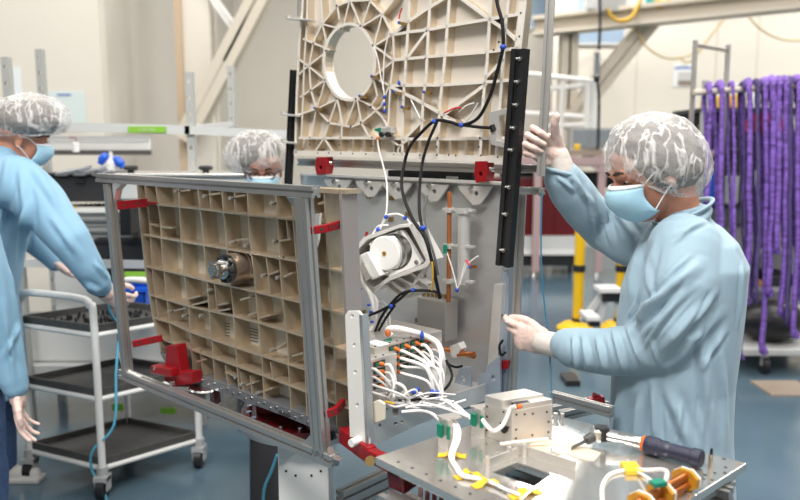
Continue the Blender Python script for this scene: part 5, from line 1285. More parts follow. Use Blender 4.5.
# copper tube pair
t = T('copper_tube_assembly', 'pair of copper tubes in amber octagonal end brackets at the front of the plate', 'tube assembly', otab(665, 490, 0))
for k, (p, q, r_, hz) in enumerate((((622, 512), (692, 472), .0085, .030), ((632, 518), (692, 482), .0075, .014))):
    P(MB().cyl(otab(*p, hz), otab(*q, hz), r_, n=20), 'copper_tube', COPPER, t)
ax = (otab(692, 472, .03)-otab(622, 512, .03)).normalized()
for (x, y) in ((684, 480), (659, 494), (640, 505)):
    c = otab(x, y, .022); s1 = ax.cross(UP).normalized(); oc = [c+s1*.030*math.cos(a)+UP*.0225*math.sin(a) for a in [math.pi/8+k*math.pi/4 for k in range(8)]]
    o = P(MB().plate(oc, [], ax*.010), 'amber_bracket', KAPTON, t); P(MB().plate([c+(p-c)*1.03+ax*.010 for p in oc], [[c+(p-c)*.82+ax*.010 for p in oc]], ax*.004), 'white_rim', WHITE, o)
P(MB().bar(otab(652, 484, .052), otab(664, 482, .052), .02, .008), 'green_terminal', GREEN, t)
solo(MB().tube([otab(604, 512, .004), otab(602, 496, .004), otab(603, 484, .004), otab(611, 474, .004), otab(628, 470, .005), otab(650, 470, .012), otab(661, 469.5, .025), otab(667, 472, .04), otab(666, 480, .052)], .0042, 8), 'tube_lead', CABW, 'white lead looping over the plate to the copper tube assembly', 'cable')
solo(MB().tube([otab(636, 471, .005), otab(645, 476, .015), otab(653, 482, .035), otab(656, 484, .05)], .003, 8), 'short_lead', CABW, 'short white lead branching to the green terminal of the copper tubes', 'cable')
a, b = otab(631, 466, .001), otab(631, 475, .001)
solo(MB().obox((a+b)/2+V((0, 0, .005)), V((.017, 0, 0)), V((0, (a-b).length/2, 0)), V((0, 0, .005))), 'amber_tape', TAPE, 'amber tape flag wrapped round the looping white lead', 'tape')
m = MB(); q = onz(515, 484, .80); m.lathe(onz(516, 482, .74), UP, [(0, .03), (.06, .03), (.065, .022), (.08, .022), (.085, .026), (.10, .026)], 20)
solo(m, 'glass_jar', mat('grey_jar', (.30, .36, .40), .2, .3), 'small capped jar seen down through the window in the plate', 'jar')
m = MB(); m.plate([corner(Lc, ctr, .1)-V((0, 0, .20)), corner(Fc, ctr, .1)-V((0, 0, .20)), corner(Rc, ctr, .1)-V((0, 0, .20)), corner(Nc, ctr, .1)-V((0, 0, .20))], [], V((0, 0, .008)))
P(m, 'lower_shelf', DGREY, bpy.data.objects['table_plate'])

# ================================================================== PEOPLE
def skinmesh(mb, voxel, smooth=4, factor=.5):
    """one closed continuous surface from overlapping solids"""
    me = mb.mesh('tmp'); o = bpy.data.objects.new('tmp', me); COL.objects.link(o)
    r = o.modifiers.new('r', 'REMESH'); r.mode = 'VOXEL'; r.voxel_size = voxel; r.use_smooth_shade = True
    s = o.modifiers.new('s', 'SMOOTH'); s.iterations = smooth; s.factor = factor
    dg = bpy.context.evaluated_depsgraph_get(); dg.update()
    res = bpy.data.meshes.new_from_object(o.evaluated_get(dg), depsgraph=dg)
    bpy.data.objects.remove(o, do_unlink=True); bpy.data.meshes.remove(me)
    return res
def smooth_all(me): me.polygons.foreach_set('use_smooth', [True]*len(me.polygons)); me.update()
def seg_d(px, py, a, b):
    dx, dy = b[0]-a[0], b[1]-a[1]; L2 = dx*dx+dy*dy; t_ = max(0, min(1, ((px-a[0])*dx+(py-a[1])*dy)/L2)); ex, ey = px-a[0]-t_*dx, py-a[1]-t_*dy
    return math.hypot(ex, ey), t_
def displace(me, fn):
    nrm = [v.normal.copy() for v in me.vertices]
    for v, n in zip(me.vertices, nrm): v.co = v.co+n*fn(v.co, n)
    me.update()
def fold_fn(folds, nz=.006, sc=(9, 9, 4), seed=0.0):
    """cloth relief: soft wandering folds plus drawn crease ridges (a, b, half width m, height m) given as 3-D segments"""
    F3 = [(a, b, w, h) for a, b, w, h in folds]
    def f(p, n):
        q = V((p.x*sc[0]+seed, p.y*sc[1], p.z*sc[2])); w1 = noise.noise(q); q2 = q*2.1+V((w1*1.2, 3, 5)); r = 1-abs(noise.noise(q2))*2.2
        d = nz*(w1*1.3+.22*noise.noise(q2*1.3)); v_ = (p-CAM).normalized(); fc = -n.dot(v_)
        if fc > .05 and F3:
            x0, y0 = topx(p); fc = min(1, fc*2.2)
            for a, b, w, h in F3:
                if x0 < min(a[0], b[0])-30 or x0 > max(a[0], b[0])+30 or y0 < min(a[1], b[1])-30 or y0 > max(a[1], b[1])+30: continue
                e, t_ = seg_d(x0, y0, a, b)
                if e < w*3.4:
                    tp = min(1, 3.2*min(t_+.03, 1.03-t_)); sgn = 1 if (x0-a[0])*(b[1]-a[1])-(y0-a[1])*(b[0]-a[0]) > 0 else -1
                    x = e/w*(1 if sgn > 0 else 1.5); d += fc*tp*h*(1.0*math.exp(-x*x)-.5*math.exp(-((x-1.9)/.7)**2))
        return d
    return f

def head_solids(mb, M, s=1.0, neck_to=None):
    """skull, jaw, nose, ears, brows, lips; local x forward, y left, z up"""
    R = M.to_3x3(); g = lambda x, y, z: M @ V((x*s, y*s, z*s)); e = lambda c, r: mb.ell(g(*c), [k*s for k in r], R, 24, 16)
    e((-.012, 0, .035), (.098, .077, .088)); e((.035, 0, -.025), (.058, .058, .085)); e((.045, 0, -.085), (.036, .040, .028)); e((.02, 0, -.055), (.055, .056, .05))
    mb.cap(g(.088, 0, .012), g(.112, 0, -.028), .009*s, .0125*s); e((.103, .012, -.032), (.008, .007, .006)); e((.103, -.012, -.032), (.008, .007, .006))
    mb.cap(g(.083, .038, .030), g(.088, .012, .028), .010*s, .009*s); mb.cap(g(.083, -.038, .030), g(.088, -.012, .028), .010*s, .009*s)
    e((.086, 0, -.058), (.011, .022, .006)); e((.084, 0, -.068), (.011, .019, .007))
    for s_ in (-1, 1):
        e((-.008, s_*.077, -.012), (.017, .008, .030)); e((-.006, s_*.080, -.034), (.009, .006, .010)); e((.050, s_*.043, -.022), (.026, .016, .022))
        e((.071, s_*.030, .013), (.014, .016, .012))
    return g
def face_parts(par, M, s=1.0, skin=SKIN):
    g = lambda x, y, z: M @ V((x*s, y*s, z*s)); R = M.to_3x3()
    for s_ in (-1, 1):
        P(MB().ell(g(.0765, s_*.030, .010), (.0090*s, .0115*s, .0050*s), R, 16, 10), 'eye', mat('eye_white', (.62, .58, .55), .25), par)
        P(MB().ell(g(.0845, s_*.030, .009), (.003*s, .0065*s, .0040*s), R, 12, 8), 'iris', mat('dark_iris', (.03, .02, .015), .2), par)
        P(MB().tube([g(.084, s_*.045, .033), g(.0935, s_*.030, .039), g(.096, s_*.014, .034)], .0035*s, 6), 'eyebrow', HAIR, par)
def mask_part(par, M, s=1.0, dirn=(0,)):
    g = lambda x, y, z: M @ V((x*s, y*s, z*s)); nu, nv = 25, 13; rows = []
    prof = [(.104, .004), (.122, -.010), (.132, -.030), (.128, -.048), (.120, -.064), (.110, -.080), (.092, -.098), (.070, -.106)]
    for j in range(nv):
        f_ = j/(nv-1)*(len(prof)-1); k = min(int(f_), len(prof)-2); x = prof[k][0]+(prof[k+1][0]-prof[k][0])*(f_-k); z = prof[k][1]+(prof[k+1][1]-prof[k][1])*(f_-k)
        row = []
        for i in range(nu):
            u = (i/(nu-1)*2-1); th = u*1.22; wy = .070 if j < nv*.7 else .070-(j-nv*.7)*.003
            pl_ = 0
            row.append(g(.012+(x+pl_-.012)*math.cos(th)**.75, wy*math.sin(th)*1.03, z*(.55+.45*math.cos(th))-.012*abs(u)**2+.003))
        rows.append(row)
    m = MB()
    m.grid(rows[1:])
    mk = P(m, 'face_mask', MASKM, par)
    so = mk.modifiers.new('s', 'SOLIDIFY'); so.thickness = .0015
    m = MB(); m.grid(rows[0:2]); bnd = P(m, 'mask_band', MASKW, mk); so = bnd.modifiers.new('s', 'SOLIDIFY'); so.thickness = .003
    for s_, col_ in ((-1, 0), (1, nu-1)):
        e_ = g(-.012, s_*.083, .005)
        P(MB().tube([rows[0][col_], g(.02, s_*.079, .012), e_], .0017*s, 6), 'ear_loop', MASKW, mk)
        P(MB().tube([rows[-3][col_], g(.01, s_*.080, -.04), g(-.012, s_*.084, -.03)], .0017*s, 6), 'ear_loop', MASKW, mk)
    return mk
def cap_part(par, M, s=1.0, hair=(.120, .094, .090), hc=(-.006, 0, -.004), c=(-.022, 0, .055), r=(.142, .118, .105), cut=-.055, cutslope=.42, seed=0, sag=.02):
    """bouffant cap: thin gathered shell open at the elastic edge"""
    m = MB(); nu, nv = 96, 44; rows = []
    for j in range(nv+1):
        ph = math.pi*j/nv*.80; row = []
        for i in range(nu):
            th = 2*math.pi*i/nu
            d = V((math.sin(ph)*math.cos(th), math.sin(ph)*math.sin(th), math.cos(ph)))
            edge = max(0, (j/nv-.80)/.20)
            w = noise.noise(d*2.6+V((seed, 0, 0))); w2 = noise.noise(d*6.5+V((seed, w*1.5, 0))); rd = 1-abs(w2)*2.4
            k = 1+.045*w+.030*max(0, rd)**2-edge*edge*.20+.012*math.sin(th*26+w*4)*(.25+edge)
            sg = sag*max(0, -d.x)*(1-abs(d.z))
            p = V((c[0]+r[0]*d.x*k-sg, c[1]+r[1]*d.y*k, c[2]+r[2]*d.z*k+cutslope*(d.x)*.12*max(0, -d.z+.35)-sg*.8))
            row.append(M @ (p*s))
        rows.append(row)
    m.grid(rows, True)
    cp = P(m, 'bouffant_cap', CAPM, par)
    m = MB(); m.tube([p for p in rows[-1][::3]], .0038*s, 7, closed=True, sub=3); P(m, 'elastic_edge', mat('cap_elastic', (.70, .67, .65), .7), cp)
    m = MB(); R = M.to_3x3()
    m.ell(M @ V(((c[0]+hc[0])*s, 0, (c[2]+hc[2])*s)), [k*s for k in hair], R, 32, 20); hm = skinmesh(m, .008, 2); displace(hm, lambda p, n: .004*noise.noise(p*30)); P(hm, 'hair', HAIR, par)
    return cp
def hand_mesh(Mh, s=1.0, curls=((20, 25, 15),)*4, spread=(6, 2, -2, -7), thumb=((.0, .0, 0),), thumb_pts=None, voxel=.0028, cuff=.07, finger_scale=1.0, palm_bend=0, extra=None):
    """hand local axes: x to the fingertips, y to the thumb side, z out of the back; curls in degrees per joint"""
    m = MB(); g = lambda p: Mh @ (V(p)*s)
    R = Mh.to_3x3()
    if R.determinant() < 0: R = R @ Matrix.Diagonal((1, 1, -1))
    m.ell(g((.045, .002, 0)), [k*s for k in (.052, .040, .016)], R, 20, 12); m.ell(g((.075, 0, .001)), [k*s for k in (.024, .041, .0135)], R, 20, 12)
    m.ell(g((.03, .026, -.008)), [k*s for k in (.034, .017, .016)], R, 16, 10); m.ell(g((.03, -.024, -.006)), [k*s for k in (.036, .016, .014)], R, 16, 10)
    m.cap(g((-cuff, 0, 0)), g((.02, 0, 0)), .029*s, .027*s)
    base = [(.086, .031, 0), (.091, .0105, .002), (.087, -.010, .001), (.078, -.029, -.002)]
    lens = [(.043, .026, .021), (.048, .030, .022), (.045, .028, .021), (.035, .021, .019)]; rad = [(.0092, .0085, .0076, .0066), (.0096, .0088, .0078, .0068), (.0092, .0084, .0075, .0065), (.0082, .0074, .0066, .0058)]
    for k in range(4):
        p = V(base[k]); a = 0; sp = math.radians(spread[k]); m.cap(g((.03, base[k][1]*.6, 0)), g(p), .0115*s, rad[k][0]*1.08*s)
        for j in range(3):
            a += math.radians(curls[k % len(curls)][j]); d = V((math.cos(a)*math.cos(sp), math.sin(sp)*math.cos(a), -math.sin(a)))
            q = p+d*lens[k][j]*finger_scale; m.cap(g(p), g(q), rad[k][j]*s, rad[k][j+1]*s); p = q
    tp = thumb_pts or [(.018, .026, -.006), (.050, .052, -.016), (.078, .060, -.020), (.100, .058, -.022)]
    tr = (.0155, .0118, .0105, .0085)
    for j in range(3): m.cap(g(tp[j]), g(tp[j+1]), tr[j]*s, tr[j+1]*s)
    me = skinmesh(m, voxel, 3, .45)
    displace(me, lambda p, n: .0009*noise.noise(p*60)+.0010*max(0, 1-abs(noise.noise(p*28+V((3, 1, 2))))*6))
    return me
def basis(o, x, y, left=False):   # hand / head matrix from origin, x axis, approx y axis
    x = V(x).normalized(); z = x.cross(V(y)).normalized(); y = z.cross(x)
    if left: z = -z
    return Matrix(((x.x, y.x, z.x, o.x), (x.y, y.y, z.y, o.y), (x.z, y.z, z.z, o.z), (0, 0, 0, 1)))
def sleeve(mb, pts):   # [(point, radius)...]
    for (a, ra), (b, rb) in zip(pts, pts[1:]): mb.cap(a, b, ra, rb, 24)
def legs(mb, hipL, hipR, kneeL, kneeR, footL, footR, r=(.085, .058, .040)):
    for h_, k_, f_ in ((hipL, kneeL, footL), (hipR, kneeR, footR)):
        mb.cap(h_, k_, r[0], r[1]); mb.cap(k_, f_, r[1], r[2])
def shoes(par, feet, d):
    for f_ in feet:
        m = MB(); c = V((f_.x, f_.y, 0)); s_ = V((-d.y, d.x, 0)); 
        m.cap(c-d*.03+V((0, 0, .042)), c+d*.15+V((0, 0, .032)), .042, .034); m.obox(c+d*.05+V((0, 0, .010)), d*.14, s_*.045, V((0, 0, .010)))
        me = skinmesh(m, .006, 3); P(me, 'shoe', SHOE, par)

# ------------------------------------------------ person at the right
base = V((at(670, 400, 2.08).x, 2.08, 0))
t = T('person', 'person in light blue gown gripping the upright post and touching the plate edge', 'person', base)
YC = 2.08
fwd = V((-.90, -.14, -.40)).normalized(); lft = V((.10, -1, 0))
HM = basis(at(650, 172, YC), fwd, lft); CM = basis(at(657, 160, YC+.0), V((-.92, -.10, .34)), lft)
body = MB(); g = head_solids(body, HM, 1.10)
neck0 = at(681, 224, YC+.01)
body.cap(HM @ V((-.045, 0, -.04)), neck0, .062, .062); body.cap(neck0, at(682, 245, YC), .060, .065)
shN, elN, wrN = at(692, 248, 1.93), at(660, 346, 1.95), at(546, 343, 2.18)
shF, elF, wrF = at(655, 240, 2.24), at(606, 226, 2.38), at(558, 156, 2.27)
hipc = at(668, 440, YC)
body.loft([(hipc, .15, .14), (at(672, 380, YC), .13, .14), (at(678, 320, YC), .12, .15), (at(683, 280, YC), .11, .15), (at(684, 250, YC), .08, .11)])
for a, b, c in ((shN+V((0, .06, -.01)), elN, wrN), (shF, elF, wrF)):
    body.cap(a, b, .045, .036); body.cap(b, c, .036, .024)
body.cap(at(684, 256, YC), shN+V((0, .07, -.01)), .05, .045); body.cap(at(680, 256, YC), shF, .05, .045)
hL, hR = hipc+V((0, -.09, 0)), hipc+V((0, .09, 0)); fL, fR = V((base.x+.02, YC-.11, .08)), V((base.x-.04, YC+.11, .08))
legs(body, hL, hR, V((base.x-.02, YC-.1, .50)), V((base.x-.04, YC+.1, .50)), fL, fR)
# far / near hands inside the gloves
HN = basis(wrN, at(503, 333, 2.27)-wrN, V((.1, -.15, 1)), True)
HF = basis(wrF, V((-.86, -.10, .42)), V((.42, -.06, .86)))
for Mh in (HN, HF): body.cap(Mh @ V((-.02, 0, 0)), Mh @ V((.06, 0, 0)), .013, .011)
P(skinmesh(body, .0052, 3), 'body', SKIN, t)
face_parts(t, HM, 1.10); mask_part(t, HM, 1.10)
cap_part(t, CM, 1.10, c=(0, 0, 0), r=(.134, .120, .112), seed=2.2, cutslope=.0, sag=.0, hair=(.118, .094, .088), hc=(.0, 0, .005))
gl = hand_mesh(HN, 1.08, curls=((14, 30, 18), (34, 42, 25), (52, 50, 30), (60, 55, 30)), spread=(3, 0, -2, -5), thumb_pts=[(.018, .026, -.004), (.056, .046, -.010), (.094, .048, -.020), (.130, .040, -.032)], cuff=.02)
gn = P(gl, 'glove', GLOVE, t)
P(skinmesh(MB().cap(HN @ V((-.065, 0, 0)), HN @ V((.012, 0, 0)), .039, .036, 24), .004, 2), 'glove_cuff', GLOVEC, gn)
gl = hand_mesh(HF, 1.15, curls=((62, 78, 40), (66, 80, 40), (68, 82, 42), (70, 82, 42)), spread=(6, 2, -2, -6), thumb_pts=[(.018, .026, -.008), (.046, .050, -.030), (.062, .068, -.046), (.068, .084, -.054)], cuff=.0)
gf = P(gl, 'glove', GLOVE, t)
P(skinmesh(MB().cap(wrF+V((.012, .0, -.045)), wrF, .040, .034, 24), .004, 2), 'glove_cuff', GLOVEC, gf)
# gown
gw = MB(); dY = .0
T2 = lambda x, y, rx, ry: (at(x, y, YC), rx, ry)
gw.loft([(V((base.x, YC, .50)), .200, .225), T2(668, 470, .176, .205), T2(669, 430, .168, .195), T2(671, 380, .164, .19), T2(677, 330, .160, .20), T2(682, 290, .160, .205), T2(688, 262, .150, .205), T2(688, 240, .120, .175), T2(684, 224, .090, .115)], 40)
gw.cap(at(687, 242, YC), at(684, 222, YC), .105, .070, 24); gw.ell(at(684, 219, YC), (.080, .088, .030), Matrix.Rotation(-.45, 3, 'Y'))
sleeve(gw, [(shN+V((.0, .05, -.01)), .098), (at(682, 284, 1.93), .094), (at(670, 320, 1.92), .086), (elN, .074), (at(630, 350, 2.0), .068), (at(606, 352, 2.04), .066), (at(588, 351, 2.08), .064), (at(575, 349, 2.11), .060), (at(567, 346, 2.13), .050)])
sleeve(gw, [(shF+V((.02, -.03, -.01)), .110), (at(630, 238, 2.30), .088), (elF+V((0, 0, -.01)), .074), (at(584, 208, 2.33), .066), (at(570, 190, 2.30), .062), (at(562, 178, 2.28), .054), (at(560, 173, 2.275), .044)])
gm_ = skinmesh(gw, .006, 6, .5)
pf = lambda x0, y0, Y0, x1, y1, Y1, w, h: ((x0, y0), (x1, y1), w*F/Y0*.9, h)
folds = [pf(700, 262, 1.79, 634, 318, 1.80, .016, .016), pf(696, 278, 1.78, 640, 338, 1.80, .013, .012), pf(664, 292, 1.79, 630, 326, 1.83, .010, .014), pf(706, 300, 1.78, 660, 352, 1.79, .014, .011),
         pf(626, 322, 1.85, 642, 366, 1.83, .010, .013), pf(612, 328, 1.92, 626, 378, 1.87, .009, .011), pf(596, 336, 1.97, 606, 376, 1.94, .009, .011), pf(582, 336, 2.02, 590, 374, 2.0, .009, .012), pf(573, 336, 2.03, 578, 376, 2.02, .009, .013),
         pf(722, 310, 1.85, 668, 372, 1.82, .014, .012), pf(668, 392, 1.88, 690, 450, 1.88, .016, .010), pf(700, 330, 1.86, 712, 440, 1.89, .016, .012), pf(640, 392, 1.91, 634, 450, 1.91, .014, .014), pf(620, 390, 1.95, 614, 450, 1.95, .014, .016), pf(652, 380, 1.88, 655, 450, 1.87, .012, .012),
         pf(640, 232, 2.0, 628, 300, 1.95, .010, .012), pf(655, 240, 1.93, 636, 310, 1.90, .010, .010), pf(664, 218, 1.99, 712, 206, 1.99, .008, .010), pf(676, 236, 1.92, 712, 218, 1.93, .008, .006),
         pf(600, 196, 2.3, 612, 246, 2.24, .010, .016), pf(587, 186, 2.26, 598, 236, 2.26, .010, .013), pf(572, 176, 2.22, 590, 206, 2.22, .009, .013), pf(612, 206, 2.2, 640, 246, 2.15, .012, .012), pf(556, 176, 2.2, 575, 192, 2.2, .008, .012),
         pf(742, 262, 1.95, 738, 330, 1.95, .006, .008), pf(676, 300, 1.8, 640, 352, 1.8, .007, .007), pf(716, 290, 1.8, 690, 330, 1.8, .008, .008), pf(726, 330, 1.8, 700, 370, 1.8, .008, .008), pf(645, 250, 1.8, 650, 310, 1.8, .007, .006), pf(636, 300, 1.8, 628, 318, 1.8, .006, .008), pf(682, 400, 1.8, 674, 452, 1.8, .008, .008), pf(704, 380, 1.8, 700, 452, 1.8, .009, .008), pf(722, 350, 1.8, 726, 450, 1.8, .008, .007), pf(700, 220, 1.8, 672, 244, 1.8, .006, .006), pf(650, 340, 1.8, 660, 370, 1.8, .007, .007), pf(690, 255, 1.8, 655, 290, 1.8, .007, .006), pf(716, 212, 1.92, 742, 258, 1.92, .006, .008)]
displace(gm_, fold_fn(folds, .006, (6, 6, 3.2), 1.3)); smooth_all(gm_)
gown = P(gm_, 'gown', GOWN, t)
m = MB(); cc = at(683, 212, YC); rim = [cc+V((.073*math.cos(a), .080*math.sin(a), .034*math.cos(a)+.002)) for a in [2*math.pi*k/24 for k in range(24)]]
m.tube(rim, .0085, 8, closed=True, sub=2, flat=.6); P(m, 'collar', GOWN, gown)
m = MB(); rim = [at(559, 172, 2.272)+V((.046*math.cos(a), .046*math.sin(a), -.012*math.cos(a))) for a in [2*math.pi*k/20 for k in range(20)]]; m.tube(rim, .006, 8, closed=True, sub=2); P(m, 'sleeve_cuff', GOWN, gown)
tr = MB(); legs(tr, hL, hR, V((base.x-.02, YC-.1, .50)), V((base.x-.04, YC+.1, .50)), fL+V((0, 0, .01)), fR+V((0, 0, .01)), (.105, .078, .066)); tm = skinmesh(tr, .010, 4); P(tm, 'trousers', TROUS, t)
shoes(t, (fL, fR), V((-1, 0, 0)))

# ------------------------------------------------ person at the left over the trolley
Y2 = 3.35
base = V((at(-18, 300, Y2).x, Y2, 0))
t = T('person', 'person in light blue gown and mask leaning over the trolley, arm stretched down', 'person', base)
fw = V((.86, .42, -.28)).normalized(); HM2 = basis(at(22, 138, Y2), fw, V((-.2, 1, 0))); CM2 = basis(at(29, 119, Y2), V((.95, .25, .06)), V((-.2, 1, 0)))
body = MB(); head_solids(body, HM2, 1.06); nk = at(2, 152, Y2); body.cap(HM2 @ V((-.03, 0, -.05)), nk, .058, .065)
sh2, el2, wr2 = at(26, 182, 3.22), at(70, 240, 3.12), at(103, 291, 3.2)
sh3, el3, wr3 = at(10, 175, 3.52), at(30, 235, 3.6), at(55, 262, 3.62)
hip = V((at(-30, 290, Y2).x, Y2, .93))
body.loft([(hip, .13, .15), (V((hip.x+.05, Y2, 1.12)), .12, .14), (at(-12, 200, Y2), .13, .18), (at(-2, 165, Y2), .09, .14)])
for a, b, c in ((sh2, el2, wr2), (sh3, el3, wr3)): body.cap(a, b, .052, .042); body.cap(b, c, .042, .030)
body.cap(at(-2, 180, Y2), sh2, .07, .06); body.cap(at(-2, 180, Y2), sh3, .07, .06)
f1, f2 = V((hip.x-.05, Y2-.12, .08)), V((hip.x+.02, Y2+.12, .08))
k1, k2 = V((hip.x+.0, Y2-.11, .50)), V((hip.x+.03, Y2+.11, .50))
legs(body, hip+V((0, -.09, 0)), hip+V((0, .09, 0)), k1, k2, f1, f2)
H2 = basis(wr2, at(137, 309, 3.3)-wr2, V((.5, -.1, 1))); H3 = basis(wr3, V((.8, 0, -.6)), V((0, -1, 0)))
for Mh in (H2, H3): body.cap(Mh @ V((-.02, 0, 0)), Mh @ V((.05, 0, 0)), .022, .02)
P(skinmesh(body, .0065, 3), 'body', SKIN, t); face_parts(t, HM2, 1.06); mask_part(t, HM2, 1.06); cap_part(t, CM2, 1.06, c=(0, 0, 0), r=(.160, .135, .105), seed=5.1, cutslope=0, sag=0, hair=(.125, .10, .082))
g2 = P(hand_mesh(H2, 1.12, curls=((25, 35, 20), (30, 38, 22), (34, 40, 25), (38, 42, 25)), cuff=.03, voxel=.0035), 'glove', GLOVE, t)
P(skinmesh(MB().cap(H2 @ V((-.045, 0, 0)), H2 @ V((.0, 0, 0)), .036, .033, 20), .005, 2), 'black_cuff', BLACK, g2, 'black cuff')
P(hand_mesh(H3, 1.05, cuff=.03, voxel=.004), 'glove', GLOVE, t)
gw = MB()
gw.loft([(V((hip.x-.02, Y2, .48)), .23, .24), (V((hip.x, Y2, .75)), .20, .22), (hip, .185, .205), (V((hip.x+.06, Y2, 1.12)), .18, .20), (at(-12, 215, Y2), .19, .23), (at(-8, 180, Y2), .19, .22), (at(-4, 158, Y2), .15, .17), (at(0, 146, Y2), .09, .10)], 36)
sleeve(gw, [(sh2+V((-.05, .02, 0)), .115), (at(42, 205, 3.18), .102), (el2, .084), (at(88, 267, 3.14), .070), (at(97, 281, 3.17), .062), (at(101, 286, 3.19), .050)])
sleeve(gw, [(sh3, .10), (el3, .075), (wr3, .05)])
gm_ = skinmesh(gw, .010, 5)
folds = [pf(30, 165, 3.08, 60, 210, 3.06, .02, .014), pf(50, 215, 3.05, 80, 258, 3.02, .018, .014), pf(20, 170, 3.1, 30, 240, 3.1, .02, .02), pf(94, 262, 3.1, 108, 280, 3.1, .012, .014), pf(85, 285, 3.1, 100, 293, 3.1, .012, .014), pf(10, 150, 3.15, -5, 240, 3.1, .02, .015), pf(30, 200, 3.1, 22, 260, 3.15, .015, .02)]
displace(gm_, fold_fn(folds, .007, (6, 6, 3), 4.4)); smooth_all(gm_); P(gm_, 'gown', GOWN2, t)
tr = MB(); legs(tr, hip+V((0, -.09, 0)), hip+V((0, .09, 0)), k1, k2, f1+V((0, 0, .01)), f2+V((0, 0, .01)), (.105, .08, .066)); P(skinmesh(tr, .010, 4), 'trousers', JEANS, t); shoes(t, (f1, f2), V((1, 0, 0)))

# ------------------------------------------------ person mostly outside the frame, lower left
Y3 = 2.62
bx = at(-62, 300, Y3).x; base = V((bx, Y3, 0))
t = T('person', 'person in jeans cut off at the left edge, gloved hand hanging beside the trolley', 'person', base)
HM3 = basis(V((bx+.02, Y3, 1.62)), V((-.3, 1, -.1)), V((-1, -.3, 0))); body = MB(); head_solids(body, HM3, 1.0); body.cap(HM3 @ V((-.02, 0, -.05)), V((bx, Y3, 1.42)), .055, .065)
shA, elA, wrA = V((at(-26, 200, Y3).x, Y3-.02, 1.38)), at(-4, 300, Y3-.02), at(17, 394, Y3)
shB = V((bx-.20, Y3, 1.38)); elB = V((bx-.26, Y3, 1.08)); wrB = V((bx-.25, Y3+.05, .84))
body.loft([(V((bx, Y3, .92)), .15, .12), (V((bx, Y3, 1.12)), .13, .11), (V((bx, Y3, 1.32)), .17, .12), (V((bx, Y3, 1.42)), .12, .09)])
for a, b, c in ((shA, elA, wrA), (shB, elB, wrB)): body.cap(a, b, .05, .04); body.cap(b, c, .04, .028)
body.cap(V((bx, Y3, 1.36)), shA, .07, .055); body.cap(V((bx, Y3, 1.36)), shB, .07, .055)
f1, f2 = V((bx+.12, Y3, .08)), V((bx-.12, Y3+.03, .08)); k1, k2 = V((bx+.12, Y3-.02, .48)), V((bx-.11, Y3, .48))
legs(body, V((bx+.09, Y3, .92)), V((bx-.09, Y3, .92)), k1, k2, f1, f2)
HA = basis(wrA, at(23, 440, Y3)-wrA, V((.15, -.98, 0))); HB = basis(wrB, V((0, .1, -1)), V((.2, 1, 0)))
for Mh in (HA, HB): body.cap(Mh @ V((-.02, 0, 0)), Mh @ V((.05, 0, 0)), .022, .02)
P(skinmesh(body, .0065, 3), 'body', SKIN, t); face_parts(t, HM3); 
m = MB(); m.ell(HM3 @ V((-.022, 0, .045)), (.106, .086, .092), HM3.to_3x3(), 32, 20); P(skinmesh(m, .008, 2), 'hair', HAIR, t)
ga = P(hand_mesh(HA, 1.0, curls=((12, 18, 12), (16, 20, 14), (20, 22, 15), (24, 25, 15)), cuff=.03), 'glove', GLOVE, t)
P(skinmesh(MB().cap(HA @ V((-.045, 0, 0)), HA @ V((-.015, 0, 0)), .038, .034, 20), .005, 2), 'glove_cuff', GLOVEC, ga)
P(hand_mesh(HB, 1.0, curls=((20, 25, 15),), cuff=.03, voxel=.004), 'glove', GLOVE, t)
gw = MB(); gw.loft([(V((bx, Y3, .76)), .19, .17), (V((bx, Y3, 1.0)), .18, .16), (V((bx, Y3, 1.2)), .18, .16), (V((bx, Y3, 1.36)), .19, .14), (V((bx, Y3, 1.44)), .09, .08)], 32)
sleeve(gw, [(shA, .075), (at(-14, 260, Y3-.02), .068), (elA, .060), (at(6, 345, Y3), .060), (at(12, 378, Y3), .054), (at(15, 386, Y3), .046)]); sleeve(gw, [(shB, .08), (elB, .07), (wrB, .05)])
gm_ = skinmesh(gw, .010, 5); folds = [pf(8, 262, 2.5, 22, 330, 2.52, .014, .014), pf(22, 320, 2.5, 2, 360, 2.5, .012, .012), pf(2, 300, 2.5, 14, 384, 2.52, .012, .014)]
displace(gm_, fold_fn(folds, .008, (10, 10, 4), 8.1)); smooth_all(gm_); P(gm_, 'gown', GOWN2, t)
tr = MB(); legs(tr, V((bx+.09, Y3, .92)), V((bx-.09, Y3, .92)), k1, k2, f1+V((0, 0, .01)), f2+V((0, 0, .01)), (.115, .085, .068)); jm = skinmesh(tr, .010, 4); displace(jm, fold_fn([], .006, (14, 14, 8), 2)); P(jm, 'jeans', JEANS, t); shoes(t, (f1, f2), V((0, 1, 0)))

# ------------------------------------------------ person behind the panel
Y4 = 3.55
c = at(263, 170, Y4); bx = c.x+.03; base = V((bx, Y4+.1, 0))
t = T('person', 'person in hair cap and glasses bent behind the top beam of the frame', 'person', base)
HM4 = basis(c, V((.12, -.93, -.30)), V((1, .12, 0))); body = MB(); head_solids(body, HM4, 1.06); Yb = Y4+.12
body.cap(HM4 @ V((-.03, 0, -.05)), V((bx, Yb, 1.36)), .056, .065)
shA, shB = V((bx-.19, Yb, 1.30)), V((bx+.19, Yb, 1.30)); elA, elB = V((bx-.24, Yb-.08, 1.04)), V((bx+.24, Yb-.08, 1.04)); wrA, wrB = V((bx-.12, Yb-.26, .92)), V((bx+.12, Yb-.26, .92))
body.loft([(V((bx, Yb+.02, .92)), .15, .12), (V((bx, Yb+.02, 1.10)), .13, .11), (V((bx, Yb, 1.28)), .17, .12), (V((bx, Yb, 1.36)), .12, .09)])
for a, b, cc in ((shA, elA, wrA), (shB, elB, wrB)): body.cap(a, b, .05, .04); body.cap(b, cc, .04, .028)
body.cap(V((bx, Yb, 1.30)), shA, .07, .055); body.cap(V((bx, Yb, 1.30)), shB, .07, .055)
